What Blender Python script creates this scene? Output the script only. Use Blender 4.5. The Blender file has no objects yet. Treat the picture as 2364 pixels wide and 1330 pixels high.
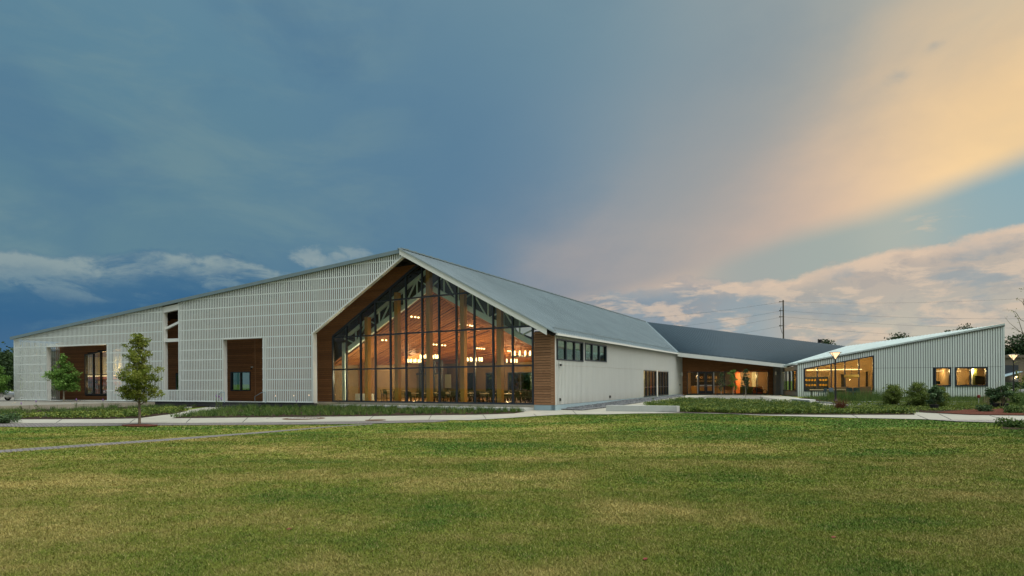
import bpy, math, random
import numpy as np
from mathutils import Vector, Matrix
random.seed(7)
NPR = np.random.default_rng(11)
SC = bpy.context.scene
COL = SC.collection

# ------------------------------------------------------------------ camera
F, CX, HY, ROLL, CH = 1350.0, 1182.0, 882.0, 0.00635, 1.65
cam = bpy.data.cameras.new('camera'); co = bpy.data.objects.new('camera', cam); COL.objects.link(co)
co.location = (0, 0, CH); co.rotation_euler = (math.radians(90), ROLL, 0)
cam.sensor_width = 36; cam.lens = 36 * F / 2364; cam.shift_y = (HY - 665) / 2364
cam.clip_start = 0.1; cam.clip_end = 3000
SC.camera = co
SC.view_settings.view_transform = 'Standard'
try: SC.view_settings.look = 'None'
except Exception: pass
SC.view_settings.exposure = 0.0; SC.view_settings.gamma = 1.0
SC.view_settings.use_curve_mapping = False

# ------------------------------------------------------------------ sky
def lin(c): 
    return tuple(((v/255)/12.92 if v/255 <= .04045 else ((v/255+.055)/1.055)**2.4) for v in c)
_cr, _sr = math.cos(ROLL), math.sin(ROLL)
def ray(px, py):
    u = px-CX; v = py-HY
    return ((u*_cr-v*_sr)/F, 1.0, -(u*_sr+v*_cr)/F)
def azel(az, el):
    a, e = math.radians(az), math.radians(el)
    return (math.sin(a)*math.cos(e), math.cos(a)*math.cos(e), math.sin(e))
SUN_EL, SUN_AZ = 24.0, 128.0     # soft glow of the evening sky, from the right behind the camera
w = bpy.data.worlds.new('World'); SC.world = w; w.use_nodes = True
nt = w.node_tree; N = nt.nodes; L = nt.links; N.clear()
def nd(t, **k):
    n = N.new(t)
    for a, b in k.items(): setattr(n, a, b)
    return n
def m_(op, a, b=None, c=None, clamp=False):
    n = N.new('ShaderNodeMath'); n.operation = op; n.use_clamp = clamp
    for i, x in enumerate((a, b, c)):
        if x is None: continue
        if isinstance(x, (int, float)): n.inputs[i].default_value = x
        else: L.new(x, n.inputs[i])
    return n.outputs[0]
def v_(op, a, b=None, s=None):
    n = N.new('ShaderNodeVectorMath'); n.operation = op
    for i, x in enumerate((a, b)):
        if x is None: continue
        if isinstance(x, tuple): n.inputs[i].default_value = x
        else: L.new(x, n.inputs[i])
    if s is not None:
        if isinstance(s, (int, float)): n.inputs['Scale'].default_value = s
        else: L.new(s, n.inputs['Scale'])
    return n.outputs['Value'] if op == 'DOT_PRODUCT' else n.outputs[0]
def mixc(f, a, b):
    n = N.new('ShaderNodeMix'); n.data_type = 'RGBA'
    if isinstance(f, (int, float)): n.inputs[0].default_value = f
    else: L.new(f, n.inputs[0])
    for i, x in ((6, a), (7, b)):
        if isinstance(x, tuple): n.inputs[i].default_value = (*x[:3], 1)
        else: L.new(x, n.inputs[i])
    return n.outputs[2]
def noise(vec, sc, det=5, rough=.55, dist=0.0):
    n = N.new('ShaderNodeTexNoise'); n.inputs['Scale'].default_value = sc; n.inputs['Detail'].default_value = det
    n.inputs['Roughness'].default_value = rough; n.inputs['Distortion'].default_value = dist
    L.new(vec, n.inputs['Vector']); return n
def mapr(x, a, b, c=0.0, d=1.0, smooth=True):
    n = N.new('ShaderNodeMapRange'); n.interpolation_type = 'SMOOTHSTEP' if smooth else 'LINEAR'
    L.new(x, n.inputs[0])
    for i, q in enumerate((a, b, c, d)): n.inputs[i+1].default_value = q
    return n.outputs[0]
tc = nd('ShaderNodeTexCoord')
D0 = v_('NORMALIZE', tc.outputs['Generated'])
sp = nd('ShaderNodeSeparateXYZ'); L.new(D0, sp.inputs[0])
dx, dy, dz = sp.outputs
AZ = m_('ARCTAN2', dx, dy)                       # radians, 0 = straight ahead
EL = m_('ARCSINE', dz)
# stretched cloud coordinates: flatter towards the horizon as a real cloud deck is
flat = nd('ShaderNodeCombineXYZ'); L.new(AZ, flat.inputs[0]); L.new(m_('MULTIPLY', EL, 3.0), flat.inputs[1])
diag = nd('ShaderNodeCombineXYZ')                # streaks that fan up to the right
L.new(m_('ADD', m_('MULTIPLY', AZ, .75), m_('MULTIPLY', EL, .66)), diag.inputs[0])
L.new(m_('MULTIPLY', m_('SUBTRACT', m_('MULTIPLY', EL, .75), m_('MULTIPLY', AZ, .66)), 2.6), diag.inputs[1])
nw = noise(flat.outputs[0], 2.2, 6, .6)
nw2 = noise(diag.outputs[0], 2.0, 6, .58)
warp = v_('SUBTRACT', nw.outputs['Color'], (.5, .5, .5))
warp2 = v_('SUBTRACT', nw2.outputs['Color'], (.5, .5, .5))
DW = v_('ADD', v_('ADD', D0, v_('SCALE', warp, s=.03)), v_('SCALE', warp2, s=.03))
SKY = [  # (px, py, rgb, tightness)
 (50,50,(84,128,150),40),(400,100,(88,131,151),40),(1000,50,(97,133,150),40),(1300,50,(104,138,154),50),(1700,50,(124,146,155),60),
 (2000,30,(145,157,158),80),(2180,30,(164,166,158),110),(2364,20,(204,188,158),130),(100,300,(80,122,144),40),(600,300,(88,128,150),40),(950,200,(82,121,149),45),(950,400,(82,120,148),45),
 (1230,350,(90,124,150),60),(1500,250,(116,142,156),70),(1430,380,(122,144,156),90),(1600,440,(154,156,154),100),(1700,200,(130,148,156),70),(1850,180,(146,153,154),90),(1750,330,(148,153,154),90),(2000,180,(168,166,156),120),
 (1930,300,(180,170,154),130),(2120,150,(188,176,154),140),(2100,250,(222,188,152),160),(2250,150,(234,196,150),170),(2300,250,(255,214,148),170),(2200,320,(255,215,152),170),(2364,300,(255,214,146),170),
 (2364,130,(248,202,142),160),(2150,390,(252,214,160),170),(2000,400,(232,194,154),160),(2000,470,(236,202,164),170),(1850,430,(208,178,156),130),(1850,510,(216,184,162),150),(1700,430,(172,162,154),110),
 (1600,350,(138,148,156),90),(1550,500,(158,156,156),90),(1700,560,(202,176,158),150),(1450,580,(182,166,156),140),(1280,620,(176,162,154),140),(1330,450,(112,136,156),80),(1200,560,(104,130,150),90),
 (1000,500,(82,119,148),50),(700,450,(86,124,144),40),(300,450,(92,126,140),40),(50,430,(92,128,142),40),(30,300,(76,118,142),60),(250,560,(98,132,142),90),(550,540,(92,128,142),90),(850,540,(90,124,144),70),
 (-150,500,(84,124,142),60),(-500,700,(60,104,136),40),(-400,200,(82,124,146),30),(2700,220,(246,210,150),50),(2700,0,(214,196,160),50),(2900,500,(150,170,176),40),
 (1182,-500,(110,138,152),20),(300,-700,(100,134,152),16),(2300,-600,(176,172,160),18)]
cts = [(Vector(ray(p[0], p[1])).normalized(), lin(p[2]), p[3]) for p in SKY]
BK = (202, 211, 209)
cts += [(Vector(azel(a, e)), lin(c), 6) for a, e, c in [(90,8,(224,196,160)),(90,40,(205,196,180)),(130,12,(232,206,170)),(130,50,BK),
        (180,10,(214,208,196)),(180,45,BK),(-130,12,(190,198,204)),(-130,50,BK),(-85,10,(120,150,168)),(-85,45,(140,162,176)),(0,85,(196,204,208)),(150,-30,(90,92,80)),(-30,-40,(70,80,60))]]
csum = wsum = None
for c, rgb, k in cts:
    k *= 1.6
    d = v_('DOT_PRODUCT', DW, tuple(c))
    wgt = m_('EXPONENT', m_('MULTIPLY_ADD', d, k, -k))
    cc = v_('SCALE', rgb, s=wgt)
    csum = cc if csum is None else v_('ADD', csum, cc)
    wsum = wgt if wsum is None else m_('ADD', wsum, wgt)
base = v_('SCALE', csum, s=m_('DIVIDE', 1.0, wsum))
rad = math.radians
def pxa(px, py):
    r = Vector(ray(px, py)).normalized(); return math.atan2(r.x, r.y), math.asin(r.z)
iso = nd('ShaderNodeCombineXYZ'); L.new(AZ, iso.inputs[0]); L.new(m_('MULTIPLY', EL, 1.5), iso.inputs[1])
ISO = iso.outputs[0]
def edge(pts):
    """height (radians) of a cloud edge as a function of azimuth, through the given picture points"""
    q = [pxa(*p) for p in pts]; fc = N.new('ShaderNodeFloatCurve'); cm = fc.mapping; cm.use_clip = False; cv = cm.curves[0]
    A0_, A1_ = -2.0, 2.0
    P = [((a-A0_)/(A1_-A0_), e) for a, e in q]; P = [(0, P[0][1])]+P+[(1, P[-1][1])]
    while len(cv.points) < len(P): cv.points.new(.5, .5)
    for p, (x_, y_) in zip(cv.points, P): p.location = (x_, y_); p.handle_type = 'VECTOR'
    cm.update(); L.new(mapr(AZ, A0_, A1_, 0, 1, False), fc.inputs['Value']); return fc.outputs[0]
def fuzz(vec, sc, amp, det=8, rough=.6):
    return m_('MULTIPLY', m_('SUBTRACT', noise(vec, sc, det, rough, .2).outputs['Fac'], .5), amp)
px_ = 1/F
def rbf(pts, k):
    fb = tuple(sum(lin(p[2])[i] for p in pts)/len(pts)*1e-9 for i in range(3)); cs = v_('ADD', fb, (0., 0., 0.)); ws = 1e-9
    for x, y, col_ in pts:
        d_ = v_('DOT_PRODUCT', DW, tuple(Vector(ray(x, y)).normalized())); g_ = m_('EXPONENT', m_('MULTIPLY_ADD', d_, k, -k)); cc_ = v_('SCALE', lin(col_), s=g_)
        cs = cc_ if cs is None else v_('ADD', cs, cc_); ws = g_ if ws is None else m_('ADD', ws, g_)
    return v_('SCALE', cs, s=m_('DIVIDE', 1.0, ws))
# soft mottling of the storm cloud on the left
leftm = mapr(AZ, -.05, -.35)
ci = noise(flat.outputs[0], 3.4, 9, .60, .5)
base = mixc(m_('MULTIPLY', m_('MULTIPLY', mapr(ci.outputs['Fac'], .42, .68), .42), leftm), base, lin((116, 144, 148)))
ci2 = noise(ISO, 3.2, 6, .55, .3)
base = mixc(m_('MULTIPLY', m_('MULTIPLY', mapr(ci2.outputs['Fac'], .46, .66), .50), m_('ADD', m_('MULTIPLY', leftm, .8), .2)), base, lin((72, 112, 142)))
# clear air below the glowing sheet of cloud on the right
below = rbf([(2364, 450, (132, 166, 178)), (2280, 500, (144, 168, 172)), (2100, 545, (170, 176, 166)), (1900, 600, (158, 168, 162)), (1720, 610, (158, 164, 160)), (1550, 625, (190, 172, 158)), (1350, 640, (182, 168, 158)), (2600, 420, (118, 160, 180)), (2364, 560, (150, 170, 170)), (1150, 640, (150, 153, 152))], 500)
e1_ = m_('SUBTRACT', EL, m_('ADD', edge([(-2000, 700), (1000, 760), (1400, 690), (1600, 628), (1800, 560), (2000, 500), (2200, 432), (2364, 372), (2700, 250), (3300, 60)]), fuzz(ISO, 5, 22*px_, 4)))
front = m_('MULTIPLY', mapr(AZ, 1.5, 1.05), mapr(AZ, -1.5, -1.05))
base = mixc(m_('MULTIPLY', mapr(e1_, 34*px_, -26*px_), front), base, below)
# thin wisps just under it
puff = fuzz(flat.outputs[0], 16, 1.0)
w1_ = m_('MULTIPLY', mapr(m_('ABSOLUTE', m_('SUBTRACT', EL, edge([(1900, 560), (2100, 520), (2200, 512), (2260, 520), (2330, 560)]))), 34*px_, 4*px_), mapr(puff, .0, .16))
w1_ = m_('MULTIPLY', m_('MULTIPLY', w1_, mapr(AZ, pxa(2060, 500)[0], pxa(2130, 500)[0])), mapr(AZ, pxa(2290, 500)[0], pxa(2240, 500)[0]))
base = mixc(m_('MULTIPLY', w1_, .6), base, lin((206, 188, 164)))
# bank of cloud low on the right: lit tops, mauve hollows
bt = edge([(900, 760), (1250, 705), (1340, 684), (1420, 668), (1500, 655), (1600, 640), (1700, 650), (1800, 642), (1870, 622), (1950, 596), (2050, 572), (2150, 556), (2250, 540), (2364, 516), (2600, 470), (3000, 440)])
hb = m_('SUBTRACT', m_('ADD', bt, m_('ADD', fuzz(ISO, 20, 46*px_, 9, .62), fuzz(ISO, 6, 26*px_, 3))), EL)
body = rbf([(1340, 700, (126, 140, 152)), (1500, 680, (122, 136, 150)), (1500, 735, (126, 148, 164)), (1650, 690, (142, 146, 152)), (1700, 745, (144, 164, 172)), (1850, 690, (172, 164, 156)), (1900, 760, (176, 174, 164)), (2050, 640, (184, 168, 156)), (2100, 720, (178, 176, 166)), (2200, 620, (190, 172, 158)), (2250, 690, (158, 160, 158)), (2250, 750, (196, 186, 168)), (2364, 600, (192, 176, 160)), (2364, 720, (186, 180, 166)), (2100, 800, (206, 194, 170)), (2600, 650, (190, 176, 160))], 700)
nf = noise(flat.outputs[0], 13, 9, .62, .3)
body = mixc(m_('MULTIPLY', mapr(nf.outputs['Fac'], .48, .60), .70), body, lin((216, 192, 168)))
nf2 = noise(flat.outputs[0], 7, 8, .6, .5)
body = mixc(m_('MULTIPLY', mapr(nf2.outputs['Fac'], .49, .62), .62), body, lin((134, 152, 162)))
nf3 = noise(ISO, 30, 8, .65, .3)
body = mixc(m_('MULTIPLY', mapr(nf3.outputs['Fac'], .50, .64), .30), body, lin((150, 150, 152)))
crest = m_('MULTIPLY', mapr(hb, 0, 7*px_), mapr(hb, 42*px_, 8*px_))
body = mixc(m_('MULTIPLY', m_('MULTIPLY', crest, .65), mapr(AZ, pxa(1300, 600)[0], pxa(1900, 600)[0])), body, lin((226, 196, 168)))
bankm = mapr(AZ, pxa(1120, 600)[0], pxa(1420, 600)[0])
base = mixc(m_('MULTIPLY', mapr(hb, -3*px_, 14*px_), m_('MULTIPLY', m_('MULTIPLY', bankm, front), .92)), base, body)
# dark shelf low on the left with lit crests
lt = edge([(-1200, 500), (-400, 560), (0, 574), (130, 588), (240, 592), (330, 576), (420, 572), (470, 590), (530, 576), (590, 602), (650, 634), (720, 640), (900, 650), (1300, 760)])
hl = m_('SUBTRACT', m_('ADD', lt, m_('ADD', fuzz(ISO, 24, 44*px_, 9, .62), fuzz(ISO, 7, 18*px_, 3))), EL)
shade = mixc(mapr(hl, 0, 130*px_), lin((68, 110, 138)), lin((40, 92, 132)))
vs_ = noise(flat.outputs[0], 5.5, 8, .6, .4)
shade = mixc(m_('MULTIPLY', mapr(vs_.outputs['Fac'], .48, .70), .55), shade, lin((100, 134, 148)))
cr1 = m_('MULTIPLY', mapr(hl, -4*px_, 12*px_), mapr(hl, 66*px_, 14*px_))
cn_ = mapr(noise(flat.outputs[0], 9, 7, .6, .4).outputs['Fac'], .38, .58)
shade = mixc(m_('MULTIPLY', m_('MULTIPLY', cr1, cn_), .92), shade, lin((138, 156, 158)))
cr2 = m_('MULTIPLY', mapr(hl, 30*px_, 44*px_), mapr(hl, 95*px_, 60*px_)); cn2 = mapr(noise(flat.outputs[0], 6.5, 8, .62, .4).outputs['Fac'], .47, .58)
shade = mixc(m_('MULTIPLY', m_('MULTIPLY', cr2, cn2), .6), shade, lin((122, 146, 154)))
fine_ = noise(ISO, 34, 7, .62, .2); shade = mixc(m_('MULTIPLY', m_('MULTIPLY', cr1, mapr(fine_.outputs['Fac'], .50, .62)), .35), shade, lin((92, 124, 142)))
lm_ = mapr(AZ, pxa(720, 600)[0], pxa(630, 600)[0])
base = mixc(m_('MULTIPLY', mapr(hl, -5*px_, 12*px_), m_('MULTIPLY', m_('MULTIPLY', lm_, front), .94)), base, shade)
# two small puffs left of the gable
def ellip(px, py, wx, wy):
    a0, e0 = pxa(px, py); x = m_('DIVIDE', m_('SUBTRACT', AZ, a0), wx/F); y = m_('DIVIDE', m_('SUBTRACT', EL, e0), wy/F)
    return m_('SQRT', m_('ADD', m_('MULTIPLY', x, x), m_('MULTIPLY', y, y)))
pn = fuzz(ISO, 26, 2.6, 9, .62)
for (x, y, wx, wy, k_) in ((712, 592, 40, 26, .75), (745, 606, 60, 14, .5), (812, 584, 46, 17, .65), (785, 592, 30, 12, .5)):
    base = mixc(m_('MULTIPLY', mapr(m_('ADD', m_('SUBTRACT', 1.0, ellip(x, y, wx, wy)), pn), -.05, .8), k_), base, lin((140, 157, 160)))
for (x, y, wx, wy) in ((2075, 175, 30, 14), (2158, 104, 18, 10)):
    base = mixc(m_('MULTIPLY', mapr(m_('ADD', m_('SUBTRACT', 1.0, ellip(x, y, wx, wy)), pn), -.1, 1.4), .38), base, lin((138, 152, 156)))
sk = nd('ShaderNodeTexSky'); sk.sky_type = 'NISHITA'; sk.sun_disc = False
sk.sun_elevation = rad(SUN_EL); sk.sun_rotation = rad(SUN_AZ)
bg1 = nd('ShaderNodeBackground'); L.new(sk.outputs[0], bg1.inputs[0]); bg1.inputs[1].default_value = .06
hsv = nd('ShaderNodeHueSaturation'); hsv.inputs['Saturation'].default_value = .97; L.new(base, hsv.inputs['Color']); bg2 = nd('ShaderNodeBackground'); L.new(hsv.outputs[0], bg2.inputs[0]); bg2.inputs[1].default_value = 1.06
mx = nd('ShaderNodeMixShader'); mx.inputs[0].default_value = .985
L.new(bg1.outputs[0], mx.inputs[1]); L.new(bg2.outputs[0], mx.inputs[2])
wo = nd('ShaderNodeOutputWorld'); L.new(mx.outputs[0], wo.inputs[0])

sun = bpy.data.lights.new('sun', 'SUN'); so = bpy.data.objects.new('sun', sun); COL.objects.link(so)
sun.energy = 3.5; sun.angle = rad(60); sun.color = (1.0, .985, .945)
so.rotation_euler = (Vector(azel(SUN_AZ, 66))).to_track_quat('Z', 'Y').to_euler()

# ------------------------------------------------------------------ helpers
def proj(x, y, z):
    X, Y = F*x/y, -F*(z-CH)/y
    return CX + X*_cr + Y*_sr, HY - X*_sr + Y*_cr
def atz(px, py, z=0.):
    r = ray(px, py); t = (z-CH)/r[2]; return (r[0]*t, t, z)
def atd(px, py, d):
    r = ray(px, py); return (r[0]*d, d, CH+r[2]*d)
def sst(t):
    t = np.clip(t, 0, 1); return t*t*(3-2*t)
GZ = -.42
def gz(x, y):
    """height of the ground: the lawn lies a little below the floors and rises to the court between the wings"""
    return GZ + .30*sst((y-39)/25)*sst((x+2)/9)
def atg(px, py, off=0.):
    z = GZ
    for _ in range(12):
        p = atz(px, py, z+off); z = float(gz(p[0], p[1]))
    return (p[0], p[1], z+off)
class Fr:
    def __init__(s, o, u, n):
        s.o = o; l = math.hypot(*u); s.u = (u[0]/l, u[1]/l); l = math.hypot(*n); s.n = (n[0]/l, n[1]/l)
    def w(s, u, z, n=0.): return (s.o[0]+s.u[0]*u+s.n[0]*n, s.o[1]+s.u[1]*u+s.n[1]*n, z)
    def hit(s, px, py, n=0.):
        r = ray(px, py); d = (s.o[0]+s.n[0]*n)*s.n[0]+(s.o[1]+s.n[1]*n)*s.n[1]
        t = d/(r[0]*s.n[0]+s.n[1]); x, y = r[0]*t, t
        return ((x-s.o[0])*s.u[0]+(y-s.o[1])*s.u[1], CH+r[2]*t)
    def u_(s, px, py=900, n=0.): return s.hit(px, py, n)[0]

class MB:
    def __init__(s): s.v = []; s.f = []
    def hexa(s, p):                 # p: 4 bottom + 4 top, both in the same turning order
        b = len(s.v); s.v += [tuple(q) for q in p]
        s.f += [(b, b+3, b+2, b+1), (b+4, b+5, b+6, b+7)] + [(b+i, b+(i+1) % 4, b+4+(i+1) % 4, b+4+i) for i in range(4)]; return s
    def box(s, fr, u0, u1, z0, z1, n0, n1):
        return s.hexa([fr.w(u0, z0, n0), fr.w(u1, z0, n0), fr.w(u1, z0, n1), fr.w(u0, z0, n1),
                       fr.w(u0, z1, n0), fr.w(u1, z1, n0), fr.w(u1, z1, n1), fr.w(u0, z1, n1)])
    def poly(s, fr, pts, n0, n1):   # polygon in (u,z) extruded along the normal
        b = len(s.v); k = len(pts)
        s.v += [fr.w(u, z, n0) for u, z in pts] + [fr.w(u, z, n1) for u, z in pts]
        s.f += [tuple(range(b+k-1, b-1, -1)), tuple(range(b+k, b+2*k))] + [(b+i, b+(i+1) % k, b+k+(i+1) % k, b+k+i) for i in range(k)]
        return s
    def slab(s, pts, d):            # 3D polygon extruded by vector d
        b = len(s.v); k = len(pts)
        s.v += [tuple(p) for p in pts] + [tuple(Vector(p)+Vector(d)) for p in pts]
        s.f += [tuple(range(b+k-1, b-1, -1)), tuple(range(b+k, b+2*k))] + [(b+i, b+(i+1) % k, b+k+(i+1) % k, b+k+i) for i in range(k)]
        return s
    def bar(s, a, b_, wd, ht=None, up=(0, 0, 1)):
        ht = wd if ht is None else ht
        a, b_ = Vector(a), Vector(b_); d = (b_-a).normalized(); up = Vector(up)
        if abs(d.dot(up)) > .98: up = Vector((1, 0, 0))
        x = d.cross(up).normalized()*wd/2; y = x.cross(d).normalized()*ht/2
        return s.hexa([a-x-y, a+x-y, b_+x-y, b_-x-y, a-x+y, a+x+y, b_+x+y, b_-x+y])
    def tube(s, pts, rs, seg=8, cap=True):
        pts = [Vector(p) for p in pts]; rs = rs if isinstance(rs, (list, tuple)) else [rs]*len(pts)
        b = len(s.v)
        for i, p in enumerate(pts):
            d = (pts[min(i+1, len(pts)-1)]-pts[max(i-1, 0)]).normalized()
            x = d.cross(Vector((0, .02, 1)) if abs(d.z) < .9 else Vector((1, 0, 0))).normalized(); y = d.cross(x)
            for j in range(seg):
                t = 2*math.pi*j/seg; s.v.append(tuple(p+(x*math.cos(t)+y*math.sin(t))*rs[i]))
        for i in range(len(pts)-1):
            for j in range(seg):
                s.f.append((b+i*seg+j, b+i*seg+(j+1) % seg, b+(i+1)*seg+(j+1) % seg, b+(i+1)*seg+j))
        if cap:
            s.f.append(tuple(b+j for j in range(seg-1, -1, -1))); e = b+(len(pts)-1)*seg; s.f.append(tuple(e+j for j in range(seg)))
        return s
    def lathe(s, c, prof, seg=20):  # prof: (r, z) from bottom to top
        return s.tube([(c[0], c[1], c[2]+z) for r, z in prof], [max(r, .001) for r, z in prof], seg)
    def build(s, name, m, parent=None, smooth=False):
        me = bpy.data.meshes.new(name); me.from_pydata(s.v, [], s.f)
        if m: me.materials.append(m)
        if smooth: me.polygons.foreach_set('use_smooth', [True]*len(me.polygons))
        me.update(); o = bpy.data.objects.new(name, me); COL.objects.link(o)
        if parent is not None:
            o.parent = parent
            if parent.parent is None: o.location = -parent.location
        return o
def tag(o, label=None, cat=None, group=None, kind=None):
    if label: o['label'] = label
    if cat: o['category'] = cat
    if group: o['group'] = group
    if kind: o['kind'] = kind
    return o
def empty(name, label=None, cat=None, group=None):
    o = bpy.data.objects.new(name, None); COL.objects.link(o); o.empty_display_size = .3
    return tag(o, label, cat, group)
def copy_tree(o, off=None, mat=None, parent=None):
    c = o.copy(); COL.objects.link(c)
    if parent is not None: c.parent = parent
    for ch in list(o.children): copy_tree(ch, parent=c)
    return c
def clip(poly, a, b, c):            # keep a*u + b*z <= c
    out = []
    for i in range(len(poly)):
        p, q = poly[i], poly[(i+1) % len(poly)]
        dp, dq = a*p[0]+b*p[1]-c, a*q[0]+b*q[1]-c
        if dp <= 1e-9: out.append(p)
        if dp*dq < -1e-12:
            t = dp/(dp-dq); out.append((p[0]+t*(q[0]-p[0]), p[1]+t*(q[1]-p[1])))
    return out
def area(p): return abs(sum(p[i][0]*p[(i+1) % len(p)][1]-p[(i+1) % len(p)][0]*p[i][1] for i in range(len(p))))/2 if len(p) > 2 else 0

# ------------------------------------------------------------------ materials
class M:
    def __init__(s, name, rough=.6, metal=0.0, spec=.5):
        s.m = bpy.data.materials.new(name); s.m.use_nodes = True; s.t = s.m.node_tree
        s.N = s.t.nodes; s.L = s.t.links; s.b = s.N['Principled BSDF']
        s.b.inputs['Roughness'].default_value = rough; s.b.inputs['Metallic'].default_value = metal
        s.b.inputs['Specular IOR Level'].default_value = spec
    def noise(s, scale, det=4, rough=.55, vec=None, dist=0.):
        n = s.N.new('ShaderNodeTexNoise'); n.inputs['Scale'].default_value = scale; n.inputs['Detail'].default_value = det
        n.inputs['Roughness'].default_value = rough; n.inputs['Distortion'].default_value = dist
        s.L.new(vec if vec is not None else s.pos(), n.inputs['Vector']); return n.outputs['Fac']
    def pos(s, scale=None, rotz=0.):
        if not hasattr(s, 'g'): s.g = s.N.new('ShaderNodeNewGeometry')
        v = s.g.outputs['Position']
        if scale:
            mp = s.N.new('ShaderNodeMapping'); mp.inputs['Scale'].default_value = scale; mp.inputs['Rotation'].default_value = (0, 0, rotz)
            s.L.new(v, mp.inputs['Vector']); v = mp.outputs[0]
        return v
    def ramp(s, fac, stops):
        r = s.N.new('ShaderNodeValToRGB'); e = r.color_ramp.elements
        while len(e) < len(stops): e.new(.5)
        for q, (p, c) in zip(e, stops): q.position = p; q.color = (*c[:3], 1)
        s.L.new(fac, r.inputs[0]); return r.outputs[0]
    def mix(s, f, a, b, bt='MIX'):
        n = s.N.new('ShaderNodeMix'); n.data_type = 'RGBA'; n.blend_type = bt
        if isinstance(f, (int, float)): n.inputs[0].default_value = f
        else: s.L.new(f, n.inputs[0])
        for i, x in ((6, a), (7, b)):
            if isinstance(x, tuple): n.inputs[i].default_value = (*x[:3], 1)
            else: s.L.new(x, n.inputs[i])
        return n.outputs[2]
    def mul(s, a, b):
        n = s.N.new('ShaderNodeMath'); n.operation = 'MULTIPLY'
        for i, x in enumerate((a, b)):
            if isinstance(x, (int, float)): n.inputs[i].default_value = x
            else: s.L.new(x, n.inputs[i])
        return n.outputs[0]
    def rng(s, x, a, b, c=0., d=1.):
        n = s.N.new('ShaderNodeMapRange'); s.L.new(x, n.inputs[0])
        for i, q in enumerate((a, b, c, d)): n.inputs[i+1].default_value = q
        return n.outputs[0]
    def rnd(s):
        n = s.N.new('ShaderNodeObjectInfo'); return n.outputs['Random']
    def attr(s, nme):
        n = s.N.new('ShaderNodeAttribute'); n.attribute_name = nme; return n.outputs['Fac']
    def col(s, c):
        if isinstance(c, tuple): s.b.inputs['Base Color'].default_value = (*c[:3], 1)
        else: s.L.new(c, s.b.inputs['Base Color'])
        return s
    def bump(s, h, st=.3, dist=.02):
        n = s.N.new('ShaderNodeBump'); n.inputs['Strength'].default_value = st; n.inputs['Distance'].default_value = dist
        s.L.new(h, n.inputs['Height']); s.L.new(n.outputs[0], s.b.inputs['Normal']); return s
    def rough(s, x): s.L.new(x, s.b.inputs['Roughness']); return s
def paint(name, c, rough=.5, var=.10, metal=0., sc=1.2, spec=.5):
    m = M(name, rough, metal, spec); c2 = tuple(v*(1-var*1.6) for v in c)
    a = m.mix(m.rng(m.noise(sc, 5, .6), .35, .7), c, c2)
    a = m.mix(m.mul(m.rnd(), var*1.6), a, tuple(v*.75 for v in c))
    return m.col(a).m
def wood(name, c1, c2, c3, ang, rough=.65, sc=1.0):
    m = M(name, rough, 0, .3)
    v = m.pos((.55*sc, 9*sc, 26*sc), ang)
    g = m.noise(1.0, 7, .65, v, .6); k = m.noise(.9, 4, .6, m.pos((.6, .6, 5.)))
    a = m.ramp(g, [(.30, c1), (.55, c2), (.78, c3)])
    a = m.mix(m.rng(m.rnd(), 0, 1, 0, .55), a, tuple(v_*.62 for v_ in c1))
    a = m.mix(m.mul(m.rng(k, .45, .75), .5), a, tuple(v_*.7 for v_ in c2))
    m.col(a); m.bump(g, .35, .01); return m.m
WA = math.atan2(-758, 1350)
MT = {}
MT['white'] = paint('white_painted_metal', (.66, .70, .67), .42, .05)
MT['slat'] = paint('white_slat_paint', (.63, .70, .68), .45, .04)
def cladding(name, c):
    m = M(name, .5); st = m.noise(1.0, 6, .65, m.pos((5, 5, .22))); br = m.noise(.35, 4, .6)
    a = m.mix(m.mul(m.rng(st, .45, .75), .28), c, tuple(v*.72 for v in c)); a = m.mix(m.mul(m.rng(br, .4, .7), .3), a, tuple(v*.86 for v in c))
    a = m.mix(m.mul(m.rnd(), .12), a, tuple(v*.8 for v in c)); sx = m.N.new('ShaderNodeSeparateXYZ'); m.L.new(m.pos(), sx.inputs[0])
    dirt = m.mul(m.rng(sx.outputs[2], .75, .0), m.rng(st, .3, .7)); a = m.mix(m.mul(dirt, .35), a, (.30, .26, .19)); m.col(a); return m.m
MT['clad'] = cladding('pale_grey_cladding', (.545, .58, .565))
MT['clad2'] = cladding('pale_fibre_cement_panel', (.60, .68, .665))
MT['grey'] = paint('mid_grey_panel', (.25, .25, .245), .6, .06)
MT['steel'] = paint('dark_blue_steel', (.022, .034, .048), .35, .10, spec=.4)
MT['truss'] = paint('pale_green_white_steel', (.74, .88, .81), .45, .05)
MT['base'] = paint('blue_grey_base_paint', (.30, .42, .47), .6, .08)
MT['based'] = paint('dark_slab_edge', (.035, .038, .04), .8, .15)
MT['wood'] = wood('cedar_board', (.19, .078, .026), (.28, .125, .044), (.36, .172, .068), WA)
MT['woodr'] = wood('weathered_cedar_board', (.23, .115, .055), (.34, .185, .095), (.44, .25, .14), WA)
MT['ceil'] = wood('stained_ceiling_plank', (.30, .10, .024), (.42, .16, .042), (.54, .23, .065), WA)
MT['glulam'] = wood('glulam_timber', (.50, .25, .05), (.62, .33, .07), (.70, .40, .10), 0)
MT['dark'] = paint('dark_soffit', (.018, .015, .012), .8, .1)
MT['joist'] = paint('dark_bronze_joist', (.06, .052, .04), .7, .1)
def roofmat(name, c, metal, rough):
    m = M(name, rough, metal, .5)
    n = m.noise(.35, 5, .6); a = m.mix(m.rng(n, .35, .7), c, tuple(v*.86 for v in c))
    a = m.mix(m.mul(m.rnd(), .22), a, tuple(v*.75 for v in c)); m.col(a)
    m.bump(m.noise(1.4, 3), .12, .03); return m.m
MT['roof'] = roofmat('galvanised_standing_seam', (.31, .385, .415), .3, .5)
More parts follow.
